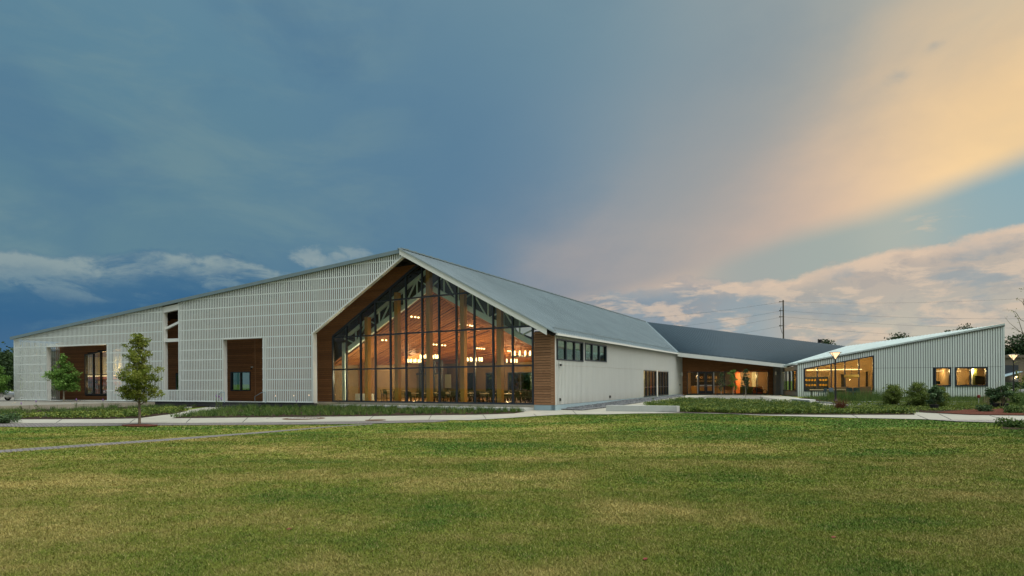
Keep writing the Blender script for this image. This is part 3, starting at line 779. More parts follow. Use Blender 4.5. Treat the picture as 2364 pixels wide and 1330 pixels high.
while z < 9.6:
    z1 = z+fb-.020
    for a, b in zip(jn[:-1], jn[1:]):
        off = .0 if rowi % 2 else .9
        a_ = a if a == uF0 else a+off; b_ = b if b == uF1 else b+off
        segs = [(a_, b_)]
        for i, w_ in enumerate(WINF):
            wt = w_[3] if i != 1 else None
            t = []
            for p, q in segs:
                if z1 > w_[2] and i != 1 and z < w_[3] and w_[0] < q and w_[1] > p:
                    if w_[0] > p: t.append((p, w_[0]))
                    if w_[1] < q: t.append((w_[1], q))
                elif i == 1 and z1 > w_[2] and z < tl and w_[0] < q and w_[1] > p:
                    hi_u = w_[1] if z < w_[3] else w_[1]-(z-w_[3])/(tl-w_[3])*(w_[1]-w_[0])
                    if w_[0] > p: t.append((p, w_[0]))
                    if hi_u < q: t.append((max(hi_u, p), q))
                else: t.append((p, q))
            segs = t
        for p, q in segs:
            if q-p < .15: continue
            pol = clip([(p, z), (q-.006, z), (q-.006, z1), (p, z1)], (ftop(uF0)-ftop(uF1))/(uF1-uF0), 1, ftop(uF0)+(ftop(uF0)-ftop(uF1))/(uF1-uF0)*uF0)
            if area(pol) > .02 and z < 8.9:
                vis = (z < 5.9) or (q > O2[0]-3 and p < O2[1]+3)
                if vis: part('wall_board', MB().poly(C, pol, FO, FO+.02+random.uniform(0, .012)), 'wood')
    z += fb; rowi += 1
mb = MB()
ue = sorted([uF0, uF1]+[w_[0] for w_ in WINF]+[w_[1] for w_ in WINF])
for a, b in zip(ue[:-1], ue[1:]):
    c = (a+b)/2; wl = [w_ for w_ in WINF if w_[0] < c < w_[1]]
    if not wl: mb.poly(C, [(a, 0), (b, 0), (b, ftop(b)+.1), (a, ftop(a)+.1)], FO-.25, FO-.003)
    else:
        w_ = wl[0]; t0, t1 = (w_[3], w_[3]) if w_ is not WINF[1] else (wtopF(a), wtopF(b))
        mb.poly(C, [(a, 0), (b, 0), (b, w_[2]), (a, w_[2])], FO-.25, FO-.003); mb.poly(C, [(a, t0), (b, t1), (b, ftop(b)+.1), (a, ftop(a)+.1)], FO-.25, FO-.003)
part('wall_backing', mb, 'dark')
part('upper_wall', MB().poly(C, [(uF0, 5.92), (uF1, 5.92), (uF1, ftop(uF1)+.1), (uF0, ftop(uF0)+.1)], FO-.002, FO+.012), 'wood')
part('passage_wall', MB().box(C, uF0-4, uF0+2, .5, 9.3, FO-4.2, FO-4), 'wood'); part('passage_base', MB().box(C, uF0-4, uF0+2, 0, .62, FO-3.98, FO-3.6), 'concw')
part('trim_board', MB().box(C, C.u_(590.6, 880, FO)-.05, C.u_(590.6, 880, FO)+.05, 0, 5.9, FO+.03, FO+.07), 'woodr')
Er = Fr(C.w(uF1, 0, FO)[:2], (-C.n[0], -C.n[1]), (C.u[0], C.u[1]))
part('end_wall', MB().box(Er, 0, 12, 0, ftop(uF1), -.25, 0), 'wood')
window(C, *WINF[0], 2, 0, n=FO+.06, depth=.25, gl='glassd')
lm = [C.u_(x, 880, FO) for x in (259, 233, 215.9)]
window(C, WINF[1][0], WINF[1][1], WINF[1][2], tl, 4, 0, n=FO+.06, depth=.25, top=WINF[1][3], mulls=lm, rail_z=C.hit(240, 864.3, FO)[1], fw=.12)
for w_ in WINF[2:]:
    o = part('door', MB().box(C, w_[0], w_[1], w_[2], w_[3], FO-.1, FO+.03), 'steel'); part('pane', MB().box(C, w_[0]+.15, w_[1]-.15, .3, w_[3]-.15, FO+.031, FO+.045), 'glassd', o)
# terrace slab behind the screen
mb = MB(); q = [C.w(61, 0, 3.4), C.w(20.9, 0, -.1), C.w(20.9, 0, -6), C.w(61, 0, -14)]
part('terrace_floor', MB().slab([C.w(60.9, -.34, -.03), C.w(20.9, -.34, -.03), C.w(20.9, -.34, -5), C.w(60.9, -.34, -14)], (0, 0, .335)), 'terr')

# ---- link between the wings (frame E) and its canopy
E0 = A.w(LA, 0); zf = -.12
e1 = atz(1790, 911, zf)
E = Fr(E0[:2], (e1[0]-E0[0], e1[1]-E0[1]), (e1[1]-E0[1], -(e1[0]-E0[0])))
uE = E.u_(1797.5); uEw = E.u_(1784.6)
gx = [E.u_(x) for x in (1586.6, 1610.8, 1648.0, 1672.5, 1697.0, 1722.8, 1747.3, 1773.4)]
zt = E.hit(1640, 858)[1]
z = zf; i = 0
while z < 5.6:
    z1 = z+.175
    for a, b in ([(0, gx[0]-.03), (gx[-1]+.03, uEw)] if z < zt else [(0, uEw*.5-.8*(i % 2)), (uEw*.5-.8*(i % 2)+.01, uEw)]):
        p = clip([(a, z), (b, z), (b, z1-.01), (a, z1-.01)], .16, 1, 5.55)
        if area(p) > .02: part('wall_board', MB().poly(E, p, -.06, .01+random.uniform(0, .012)), 'wood')
    z = z1; i += 1
part('wall_backing', MB().poly(E, [(0, zt+.05), (uEw, zt+.05), (uEw, 3.9), (0, 5.6)], -.25, -.062), 'dark')
for a, b in ((0, gx[0]-.04), (gx[-1]+.04, uEw)): part('wall_backing', MB().box(E, a, b, zf, zt+.05, -.25, -.062), 'dark')
part('grey_wall_panel', MB().poly(E, [(uEw+.01, zf), (uE, zf), (uE, 3.7), (uEw+.01, 3.8)], -.1, .9), 'grey')
part('downpipe_cover', MB().box(E, uE+.01, uE+.33, zf, 3.3, .2, 1.1), 'white')
# storefront
fm = MB(); fm.box(E, gx[0]-.04, gx[-1]+.04, zt-.1, zt+.02, -.12, .04); fm.box(E, gx[0]-.04, gx[-1]+.04, zf, zf+.16, -.12, .04)
sto = part('shop_front', fm, 'steel')
for i, u in enumerate(gx):
    part('mullion', MB().box(E, u-.05, u+.05, zf+.16, zt-.1, -.10, .05), 'steel' if i not in (1, 2) else 'chrome', sto)
for i in range(7):
    if i != 1: part('pane', MB().box(E, gx[i]+.05, gx[i+1]-.05, zf+.16, zt-.1, -.04, -.03), 'glass', sto)
dm = (gx[1]+gx[2])/2
for a, b, sd in ((gx[1]+.06, dm-.01, 1), (dm+.01, gx[2]-.06, -1)):
    d = MB(); d.box(E, a, b, zf+.17, zf+.50, -.07, .03); d.box(E, a, b, zt-.24, zt-.11, -.07, .03); d.box(E, a, a+.17, zf+.50, zt-.24, -.07, .03); d.box(E, b-.17, b, zf+.50, zt-.24, -.07, .03)
    do = part('entrance_door', d, 'steel')
    part('pane', MB().box(E, a+.17, b-.17, zf+.5, zt-.24, -.03, -.02), 'glass', do)
    part('push_bar', MB().box(E, a+.17, b-.17, 1.02, 1.12, .05, .09), 'chrome', do)
    hu = b-.09 if sd > 0 else a+.09
    part('handle', MB().tube([E.w(hu, .85, .04), E.w(hu, .9, .10), E.w(hu, 1.15, .10), E.w(hu, 1.2, .04)], .018, 6), 'chrome', do)
# link roof: seams run from ridge to eave
V = Vector(liftA(uV, EO, 0)); R2 = Vector(liftA(uR2, -PERP, 0)); Fp = Vector(atd(1817, 843.5, 66)); K = Vector(atd(1955, 800.5, 85))
def patch(p00, p10, p11, p01, n, seam, mat, name, th=.05):
    for i in range(n):
        a, b = i/n, (i+1)/n-.0004
        q = [p00.lerp(p10, a), p00.lerp(p10, b), p01.lerp(p11, b), p01.lerp(p11, a)]
        mb = MB().slab(q, (0, 0, th))
        c = a+.10/n*1.4; up = Vector((0, 0, th))
        mb.slab([p00.lerp(p10, a)+up, p00.lerp(p10, c)+up, p01.lerp(p11, c)+up, p01.lerp(p11, a)+up], (0, 0, seam)); part(name, mb, mat)
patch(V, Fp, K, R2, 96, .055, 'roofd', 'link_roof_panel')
dn = Vector((0, 0, -.24))
part('link_roof_deck', MB().slab([V+dn, Fp+dn, K+dn], (0, 0, .2)).slab([V+dn, K+dn, R2+dn], (0, 0, .2)), 'dark')
part('valley_flashing', MB().bar(V+Vector((0, 0, .10)), R2+Vector((0, 0, .10)), .30, .06), 'seam')
ov = Vector((E.n[0], E.n[1], 0))*.06
part('canopy_fascia', MB().slab([V+ov+Vector((0, 0, -.42)), Fp+ov+Vector((0, 0, -.30)), Fp+ov+Vector((0, 0, .10)), V+ov+Vector((0, 0, .06))], (E.n[0]*-.12, E.n[1]*-.12, 0)), 'white')
for i in range(9):
    a, b = V.lerp(Fp, .02+i*.105), V.lerp(Fp, .02+i*.105+.09); u_ = Vector((-E.n[0]*.3, -E.n[1]*.3, .22)); part('snow_guard', MB().bar(a+u_, b+u_, .05, .08), 'seamd')
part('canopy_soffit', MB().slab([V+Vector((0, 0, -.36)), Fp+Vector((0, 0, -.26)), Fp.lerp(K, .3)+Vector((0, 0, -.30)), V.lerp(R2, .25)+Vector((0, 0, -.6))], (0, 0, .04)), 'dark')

# ---- right wing (frame D)
D0 = atz(1841.8, 915.7, zf); D1 = atz(2317.3, 916.9, zf)
D = Fr(D0[:2], (D1[0]-D0[0], D1[1]-D0[1]), (D1[1]-D0[1], -(D1[0]-D0[0])))
LD = D.u_(2317.3, 917)
zD0 = D.hit(1841.8, 841.8)[1]; zD1 = D.hit(2317.3, 753.3)[1]
def dtop(u): return zD0+(zD1-zD0)*u/LD
bwl, bwr = D.hit(1856.4, 850.8), D.hit(2017.4, 820.5); bwb = D.hit(1856, 903.6)[1]
WD = [[bwl[0], bwr[0], bwb, bwl[1], bwr[1]]]
for x0, x1 in ((2157.2, 2195.5), (2204.1, 2279.7)):
    u0, z1 = D.hit(x0, 848.3); z0 = D.hit(x0, 892.4)[1]; WD.append([u0, D.u_(x1, 880), z0, z1, z1])
npD = 88; pwD = LD/npD
def dsegs(c, z0, z1):
    s = [(z0, z1)]
    for w_ in WD:
        if w_[0] < c < w_[1]:
            wt = w_[3]+(w_[4]-w_[3])*(c-w_[0])/(w_[1]-w_[0]); t = []
            for a, b in s:
                if w_[2] > a: t.append((a, min(b, w_[2])))
                if wt < b: t.append((max(a, wt), b))
            s = t
    return [(a, b) for a, b in s if b-a > .05]
zs = D.hit(2100, 849)[1]
sl = (zD1-zD0)/LD
for i in range(npD):
    a, b = i*pwD, (i+1)*pwD; c = (a+b)/2
    for (p, q) in ((zf, zs-.006), (zs+.006, zD1)):
        for (p2, q2) in dsegs(c, p, min(q, dtop(c))):
            if q2-p2 < .08: continue
            mb = MB(); d = sl*pwD/2 if abs(q2-dtop(c)) < .02 else 0
            db = 0
            for w_ in WD:
                if w_[0] < c < w_[1] and p2 > w_[2]+.3 and w_ is WD[0]: db = (w_[4]-w_[3])/(w_[1]-w_[0])*pwD/2
            pts = [(a+.0, p2-db), (b-.055, p2+db), (b-.055, q2+d-.01), (a+.0, q2-d-.01)]
            mb.poly(D, pts, -.02, .01)
            part('wall_panel', mb, 'clad2')
mb = MB(); ue = sorted([0, LD]+[w_[0] for w_ in WD]+[w_[1] for w_ in WD])
for a, b in zip(ue[:-1], ue[1:]):
    c = (a+b)/2; wl = [w_ for w_ in WD if w_[0] < c < w_[1]]
    if not wl: mb.poly(D, [(a, zf), (b, zf), (b, dtop(b)), (a, dtop(a))], -.28, -.032)
    else:
        w_ = wl[0]; mb.box(D, a, b, zf, w_[2], -.28, -.032); mb.poly(D, [(a, w_[3]), (b, w_[4]), (b, dtop(b)), (a, dtop(a))], -.28, -.032)
part('wing_wall', mb, 'steel')
part('base_panel', MB().box(D, 0, LD-.05, zf-.5, zf-.01, -.3, -.02), 'base')
part('corner_trim', MB().box(D, LD-.04, LD+.08, zf, zD1, -.1, .06), 'clad2')
B2 = Vector(atd(2319, 748.6, 78)); eo_ = D.w(LD, 0)
De = Fr(eo_[:2], (B2.x-eo_[0], B2.y-eo_[1]), (B2.y-eo_[1], -(B2.x-eo_[0]))); le_ = math.hypot(B2.x-eo_[0], B2.y-eo_[1])
part('end_wall', MB().poly(De, [(.0, zf), (le_, zf), (le_, B2.z-.4), (.0, zD1-.1)], -.28, 0), 'clad2')
window(D, bwl[0], bwr[0], bwb, bwl[1], 5, 0, n=.03, depth=.25, top=bwr[1], mulls=[D.u_(x) for x in (1887.4, 1919.2, 1950.8, 1983.2)], fw=.11)
window(D, WD[1][0], WD[1][1], WD[1][2], WD[1][3], 1, 0, n=.05, depth=.3, fw=.13)
window(D, WD[2][0], WD[2][1], WD[2][2], WD[2][3], 2, 0, n=.05, depth=.3, mulls=[D.u_(2240.7)], fw=.13)
T1 = Vector(D.w(0, zD0+.02, .10)); T2 = Vector(D.w(LD+.1, zD1+.02, .10))
part('wing_fascia', MB().slab([T1, T2, T2+Vector((0, 0, .26)), T1+Vector((0, 0, .20))], (-D.n[0]*.14, -D.n[1]*.14, 0)), 'roofl')
tu = Vector((0, 0, .16))
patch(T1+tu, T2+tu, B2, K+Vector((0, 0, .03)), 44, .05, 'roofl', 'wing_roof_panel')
patch(Fp+Vector((0, 0, .04)), T1+tu, K+Vector((0, 0, .03)), K+Vector((0, 0, .02)), 3, .05, 'roofl', 'wing_roof_panel')
part('wing_roof_deck', MB().slab([T1-Vector((0, 0, .02)), T2-Vector((0, 0, .02)), B2-Vector((0, 0, .2)), K-Vector((0, 0, .2))], (0, 0, .12)), 'dark')
# short wall with a strip window between link and wing
g0 = E.w(uE+.25, 0, .9)
G = Fr(g0[:2], (D0[0]-g0[0], D0[1]-g0[1]), (D0[1]-g0[1], -(D0[0]-g0[0])))
LG = math.hypot(D0[0]-g0[0], D0[1]-g0[1])
gu0, gu1 = G.u_(1806.5), G.u_(1838.8); gz0, gz1 = G.hit(1825, 903)[1], G.hit(1825, 855)[1]
mb = MB().box(G, 0, gu0, zf, 3.2, -.2, 0).box(G, gu1, LG, zf, 3.2, -.2, 0).box(G, gu0, gu1, zf, gz0, -.2, 0).box(G, gu0, gu1, gz1, 3.2, -.2, 0)
part('grey_link_wall', mb, 'grey')
window(G, gu0, gu1, gz0, gz1, 4, 0, n=.03, depth=.2)
part('small_eave', MB().slab([Fp+Vector((0, 0, -.1)), T1+Vector((0, 0, -.02)), T1+Vector((-.4, .2, -.02)), Fp+Vector((-.3, .3, -.1))], (0, 0, .16)), 'roofl')
# ================================================================== INTERIORS
LK = 1.5; LH = .55
def lamp(name, loc, power, col=(1., .66, .34), r=.06, parent=None):
    l = bpy.data.lights.new(name, 'POINT'); l.energy = power*LK; l.color = col; l.shadow_soft_size = min(r, .07)
    o = bpy.data.objects.new(name, l); COL.objects.link(o); o.location = loc
    if parent is not None:
        o.parent = parent; o.location = Vector(loc)-parent.location
    return o
# ---- hall behind the gable
NB = -19.5
part('hall_floor', MB().poly(Fr(B.w(0, 0)[:2], B.u, B.n), [(.3, -.06), (23.4, -.06), (23.4, -.01), (.3, -.01)], NB, -.17), 'floor')
nC = -1.1
cl, ca, cr_ = B.hit(782.7, 829, nC), B.hit(982, 668, nC), B.hit(1229, 799, nC)
UA = (MU[0]+MU[12])/2
zL, zA, zRr = cl[1], ca[1]-.1, cr_[1]
uLc, uRc = 23.2, .5
zLc = zL-(uLc-cl[0])*(zA-zL)/(cl[0]-UA); zRc = zRr-(cr_[0]-uRc)*(zA-zRr)/(UA-cr_[0])
ZB = 3.85
def ceil_z(u, n):
    f = zLc+(zA-zLc)*(uLc-u)/(uLc-UA) if u > UA else zRc+(zA-zRc)*(u-uRc)/(UA-uRc)
    t = (n-nC)/(NB-nC); return f+(ZB-f)*t
def cpt(u, n, dz=0.): return Vector(B.w(u, ceil_z(u, n)+dz, n))
mb = MB()
for k in range(26):
    a, b = nC+(NB-nC)*k/26, nC+(NB-nC)*(k+1)/26
    for (p, q) in ((uLc, UA), (UA, uRc)): mb.slab([cpt(p, a, .10), cpt(q, a, .10), cpt(q, b, .10), cpt(p, b, .10)], (0, 0, .05))
CE = part('hall_ceiling', mb, 'dark')
nr = 52
for k in range(nr):
    a, b = nC+(NB-nC)*k/nr, nC+(NB-nC)*(k+.74)/nr
    for (ua, ub) in ((uLc, UA), (UA, uRc)):
        m_d = ua+(ub-ua)*random.uniform(.3, .7)
        for p, q in ((ua, m_d), (m_d, ub)):
            dz = random.uniform(-.03, .03)
            part('ceiling_plank', MB().slab([cpt(p, a, dz), cpt(q, a, dz), cpt(q, b, dz), cpt(p, b, dz)], (0, 0, .03)), 'ceil', CE)
for i in range(2, 12, 2):
    u = MU[i]
    part('timber_column', MB().box(B, u-.42, u-.05, 0, min(zg(u)-.25, ceil_z(u, nC)+2.5), -.85, -.42), 'glulam')
part('steel_column', MB().box(B, 21.25, 21.6, 0, 5.3, -1.35, -1.0), 'truss')
# roof truss: chords and web
tb = lambda u: ceil_z(u, nC)+.22
tt = lambda u: zg(u)-.30
def nd3(u, z): return B.w(u, z, nC)
us_ = [21.35-(21.35-UA)*i/7 for i in range(8)]; ur_ = [2.0+(UA-2.0)*i/7 for i in range(8)]
for S in (us_, ur_):
    part('truss_chord', MB().bar(nd3(S[0], tb(S[0])), nd3(S[7], tb(S[7])), .24, .40), 'truss')
    part('truss_chord', MB().bar(nd3(S[0], tt(S[0])), nd3(S[7], tt(S[7])), .22, .26), 'truss')
    for i in range(1, 8):
        part('truss_post', MB().bar(nd3(S[i], tb(S[i])), nd3(S[i], tt(S[i])), .12), 'truss')
        a, b = (i, i-1) if i % 2 else (i-1, i)
        part('truss_brace', MB().bar(nd3(S[a], tb(S[a])), nd3(S[b], tt(S[b])), .10), 'truss')
# back wall with glazed openings to the garden behind
bo = [(B.u_(1093, 880, NB), B.u_(1070, 880, NB)), (B.u_(1137.6, 880, NB), B.u_(1121, 880, NB)), (B.u_(1232, 880, NB), B.u_(1172, 880, NB)), (B.u_(1035, 880, NB), B.u_(1005, 880, NB))]
bo.sort()
mb = MB(); u = .3
for a, b in bo:
    if a > u: mb.box(B, u, a, 0, 4.4, NB-.2, NB)
    mb.box(B, max(a, .3), b, 2.75, 4.4, NB-.2, NB); u = b
mb.box(B, u, 23.2, 0, 4.4, NB-.2, NB)
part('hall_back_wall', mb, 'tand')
for a, b in bo:
    a = max(a, .35); window(B, a+.02, b-.02, .02, 2.73, max(1, int((b-a)/1.1)), 0, n=NB, depth=.1, gl='glassd', name='garden_door')
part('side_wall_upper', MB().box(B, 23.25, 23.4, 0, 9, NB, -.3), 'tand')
p1 = atz(776, 922.6); p2 = atz(937, 917.4)
W1 = Fr(p1[:2], (p2[0]-p1[0], p2[1]-p1[1]), (p2[1]-p1[1], -(p2[0]-p1[0])))
LW1 = W1.u_(937)
for i in range(9):
    part('cream_wall_panel', MB().box(W1, -1+i*(LW1+1)/9, -1+(i+1)*(LW1+1)/9-.03, 0, 2.85, -.12, 0), 'cream')
for k in range(9): part('wall_slat', MB().box(W1, -1, LW1, 2.95+k*.115, 3.01+k*.115, -.05, 0), 'glulam')
part('clerestory_backing', MB().box(W1, -1, LW1, 2.9, 4.3, -.4, -.35), 'steel')
part('wall_base', MB().box(W1, -1, LW1, 0, .12, .01, .03), 'dark')
# vestibule frame with exit sign
p3 = atd(1018, 880, 61.5); p2b = W1.w(LW1+.15, 0)
W2 = Fr(p2b[:2], (p3[0]-p2b[0], p3[1]-p2b[1]), (p3[1]-p2b[1], -(p3[0]-p2b[0])))
lw2 = W2.u_(1018)
ve = part('vestibule_frame', MB().box(W2, 0, lw2, 2.5, 2.68, -.1, .05).box(W2, 0, lw2, 3.85, 4.0, -.1, .05), 'steel')
for i in range(6): part('mullion', MB().box(W2, i*lw2/5-.14, i*lw2/5+.14, 0, 4.0, -.2, .06), 'steel', ve)
for i in range(5): part('pane', MB().box(W2, i*lw2/5+.1, (i+1)*lw2/5-.1, 0, 2.5, -.04, -.02), 'glassd', ve)
ex = B.hit(989, 844, -12)
part('exit_sign', MB().box(B, ex[0]-.16, ex[0]+.16, ex[1]-.10, ex[1]+.10, -12, -11.95), 'exit')
part('notice_board', MB().box(B, B.u_(1041, 880, -19), B.u_(1020, 880, -19), 1.0, 2.6, -19.05, -19), 'cream')
def tex(body, fr, u, z, n, size, mat, parent, name='lettering', align='CENTER'):
    cu = bpy.data.curves.new(name, 'FONT'); cu.body = body; cu.size = size; cu.extrude = .012; cu.align_x = align
    o = bpy.data.objects.new(name, cu); COL.objects.link(o)
    me = bpy.data.meshes.new_from_object(o.evaluated_get(bpy.context.evaluated_depsgraph_get())); bpy.data.objects.remove(o)
    me.materials.clear(); me.materials.append(MT[mat]); o = bpy.data.objects.new(name, me); COL.objects.link(o)
    R = Matrix(((fr.u[0], 0, fr.n[0]), (fr.u[1], 0, fr.n[1]), (0, 1, 0))).to_4x4()
    o.matrix_world = Matrix.Translation(fr.w(u, z, n)) @ R
    me.transform(o.matrix_world); o.matrix_world = Matrix.Identity(4)
    o.parent = parent
    if parent.parent is None: o.location = -parent.location
    return o
# downlights on the hall ceiling
for (x, y) in [(882.9,785.7),(891.4,786.1),(916.6,788.3),(1001,795.7),(1007.7,796.2),(1021,797.6),(1027.6,798),(1101.4,804.6),(1106.5,805),(1112,805.3),(1117.7,805.8),(1173,810.8),(1177.5,811.3),(950,731.6),(958.5,732.6),(966,733.6),(1063.4,748.9),(1070,750),(1077,751),(1085,752),(1090,753)]:
    for s in range(400):
        d = 44+s*.06; p = atd(x, y, d); uu = (p[0]-B.o[0])*B.u[0]+(p[1]-B.o[1])*B.u[1]; nn = (p[0]-B.o[0])*B.n[0]+(p[1]-B.o[1])*B.n[1]
        if nn < nC and p[2] > ceil_z(uu, nn)-.10:
            part('downlight', MB().lathe((p[0], p[1], p[2]-.05), [(.02, 0), (.085, .03), (.085, .10), (.02, .13)], 8), 'bulb'); break
# chandeliers
def chandelier():
    r = empty('chandelier'); ring = MB(); pts = [(math.cos(2*math.pi*i/24)*.85, math.sin(2*math.pi*i/24)*.85, 0) for i in range(25)]
    ring.tube(pts, .035, 6, False).build('ring', MT['black'], r)
    for i in range(12):
        t = 2*math.pi*(i+.5)/12; MB().lathe((math.cos(t)*.85, math.sin(t)*.85, .03), [(.05, 0), (.055, .03), (.055, .34), (.05, .36)], 10).build('lamp_shade', MT['bulb'], r)
    for i in range(3):
        t = 2*math.pi*i/3; MB().bar((math.cos(t)*.85, math.sin(t)*.85, .02), (0, 0, 1.0), .012).build('rod', MT['black'], r)
    return r
ch0 = chandelier()
chs = [(992, 829, 54, 'lit ring chandelier behind the centre mullion, third from the right of the hall'), (1093, 835, 56.5, 'lit ring chandelier second nearest the right among those above the tables, low and central'),
       (1175, 838, 61, 'smaller looking lit ring chandelier just left of the nearest one'), (1206, 822.5, 46.5, 'nearest and largest lit ring chandelier beside the right wood siding'), (958, 838, 60, 'farthest left lit ring chandelier, half hidden by a timber column')]
for i, (x, y, d, lb) in enumerate(chs):
    o = ch0 if i == 0 else copy_tree(ch0)
    o.location = atd(x, y, d); tag(o, lb, 'chandelier', 'ring chandeliers hanging in the hall')
    lamp('chandelier_light', (o.location.x, o.location.y, o.location.z-.5), 260*LH, r=.7, parent=o)
for (u, n, p) in [(16, -6, 260), (20, -3.6, 150), (5, -16, 200), (11, -13, 240)]: lamp('hall_fill_light', B.w(u, 2.1, n), p*LH*.8, r=.4)  # added fill lamps without fixtures, to lift the hall between the chandeliers
lamp('hall_fill_light', B.w(19.5, 2.2, -2.6), 380*LH, (1., .93, .68))  # extra lamp with no fixture, put in to brighten the cream wall
# tables and chairs
def rtable():
    r = empty('round_table'); MB().lathe((0, 0, .70), [(.75, 0), (.76, .02), (.75, .045)], 20).build('table_top', MT['table'], r)
    MB().lathe((0, 0, 0), [(.28, 0), (.26, .03), (.045, .06), (.045, .70)], 8).build('pedestal', MT['chair'], r); return r
def chair_mesh(sc=1., hi=0.):
    mb = MB(); h = .45+hi
    mb.slab([(-.22, -.22, h), (.22, -.22, h), (.20, .22, h), (-.20, .22, h)], (0, 0, .04))
    mb.slab([(-.21, .20, h+.06), (.21, .20, h+.06), (.20, .28, h+.42), (-.20, .28, h+.42)], (0, .025, 0))
    for sx in (-1, 1):
        for sy in (-1, 1): mb.bar((sx*.18, sy*.18, h), (sx*.23, sy*.24, 0), .028)
    me = bpy.data.meshes.new('chair'); me.from_pydata(mb.v, [], mb.f); me.materials.append(MT['chair']); return me
t0 = rtable(); cm = chair_mesh(); cn = 0; tn = 0
for iu, u in enumerate((2.6, 5.0, 7.4, 9.8, 12.2, 14.4)):
    for jn_, n in enumerate((-2.9, -6.0, -9.2, -12.4, -15.8)):
        if u > 11 and n < -7: continue
        o = t0 if tn == 0 else copy_tree(t0); tn += 1
        uu, nn = u+random.uniform(-.3, .3), n+random.uniform(-.3, .3)
        o.location = B.w(uu, 0.0, nn)
        rw_ = ['nearest the glass', 'second from the glass', 'third from the glass', 'fourth from the glass', 'nearest the back wall'][jn_]; cw = ['rightmost', 'second from right', 'third from right', 'fourth from right', 'fifth from right', 'leftmost'][iu]
        tag(o, 'pale round table, %s in the row %s' % (cw, rw_), 'table', 'round tables in the hall')
        for q in range(8):
            t = q*math.pi/4+random.uniform(-.2, .2)+.15; c = bpy.data.objects.new('chair', cm); COL.objects.link(c)
            c.location = Vector(o.location)+Vector((math.cos(t)*.98, math.sin(t)*.98, 0)); c.rotation_euler = (0, 0, t-math.pi/2)
            tag(c, 'dark chair, %s side, %s table, row %s' % (['right', 'far right', 'far', 'far left', 'left', 'near left', 'near', 'near right'][q], cw, rw_), 'chair', 'dark chairs round the hall tables')
# tall table with bar chairs by the glass on the left
def barchair():
    r = empty('bar_chair'); h = .66
    MB().slab([(-.22, -.22, h), (.22, -.22, h), (.20, .22, h), (-.20, .22, h)], (0, 0, .05)).build('seat', MT['chair'], r)
    MB().slab([(-.22, .20, h+.05), (.22, .20, h+.05), (.21, .27, h+.42), (-.21, .27, h+.42)], (0, .03, 0)).build('backrest', MT['chair'], r)
    for sx in (-1, 1):
        for sy in (-1, 1): MB().bar((sx*.18, sy*.18, h), (sx*.25, sy*.26, 0), .032).build('leg', MT['chair'], r)
    return r
bc = barchair()
for i, (x, d, rz, lb) in enumerate([(886.5, 50.5, 1.9, 'leftmost dark bar chair by the tall table inside the glass'), (893, 51.2, 2.6, 'second dark bar chair from the left, in front of the cream wall'), (917, 49.6, .4, 'dark bar chair right of the second timber column'), (930, 50.6, -1.2, 'rightmost dark bar chair of the group by the cream wall')]):
    o = bc if i == 0 else copy_tree(bc); p = atd(x, 880, d); o.location = (p[0], p[1], 0); o.rotation_euler = (0, 0, rz)
    tag(o, lb, 'bar chair', 'bar chairs at the tall tables')
for x, d, lb in ((901, 51.0, 'tall narrow table between the bar chairs, left'), (925, 50.2, 'tall narrow table between the bar chairs, right')):
    r = empty('tall_table', lb, 'table', 'tall tables by the cream wall'); p = atd(x, 880, d); r.location = (p[0], p[1], 0)
    MB().slab([(p[0]-.6, p[1]-.4, .93), (p[0]+.6, p[1]-.4, .93), (p[0]+.6, p[1]+.4, .93), (p[0]-.6, p[1]+.4, .93)], (0, 0, .04)).build('table_top', MT['table'], r)
    for sx in (-1, 1):
        for sy in (-1, 1): MB().bar((p[0]+sx*.55, p[1]+sy*.34, 0), (p[0]+sx*.55, p[1]+sy*.34, .93), .04).build('leg', MT['chair'], r)

# ---- rooms behind the side wall's tall windows
u0, u1 = WINS_A[2][0]-.6, WINS_A[3][1]+.6
part('bar_room_wall', MB().box(A, u0, u1, 0, 3.4, -4.2, -4.0).box(A, u0-.1, u0, 0, 3.4, -4.2, -.3).box(A, u1, u1+.1, 0, 3.4, -4.2, -.3), 'tan')
part('bar_room_ceiling', MB().box(A, u0, u1, 3.3, 3.4, -4, -.3), 'tan'); part('bar_room_floor', MB().box(A, u0, u1, -.05, .0, -4, -.3), 'floor')
for i in range(5):
    a = WINS_A[2][0]+.2+i*(WINS_A[2][1]-WINS_A[2][0])/5
    part('curtain', MB().box(A, a, a+.55, .05 if i % 2 else .5, 3.0, -1.2-.2*i, -1.12-.2*i), 'yellow' if i % 2 == 0 else 'curt')
for i in range(2): part('curtain', MB().box(A, WINS_A[3][0]+.3+i*1.5, WINS_A[3][0]+.9+i*1.5, .05, 3.0, -1.6, -1.5), 'curt')
part('bar_counter', MB().box(A, WINS_A[3][0], WINS_A[3][1], 0, 1.05, -2.6, -2.0), 'orange')
lamp('bar_light', A.w((u0+u1)/2, 2.6, -2), 90)
# ---- upper room behind the small windows: dim
part('side_room_ceiling', MB().box(A, .3, 11.5, 4.9, 5.0, -2, -.3), 'dark')

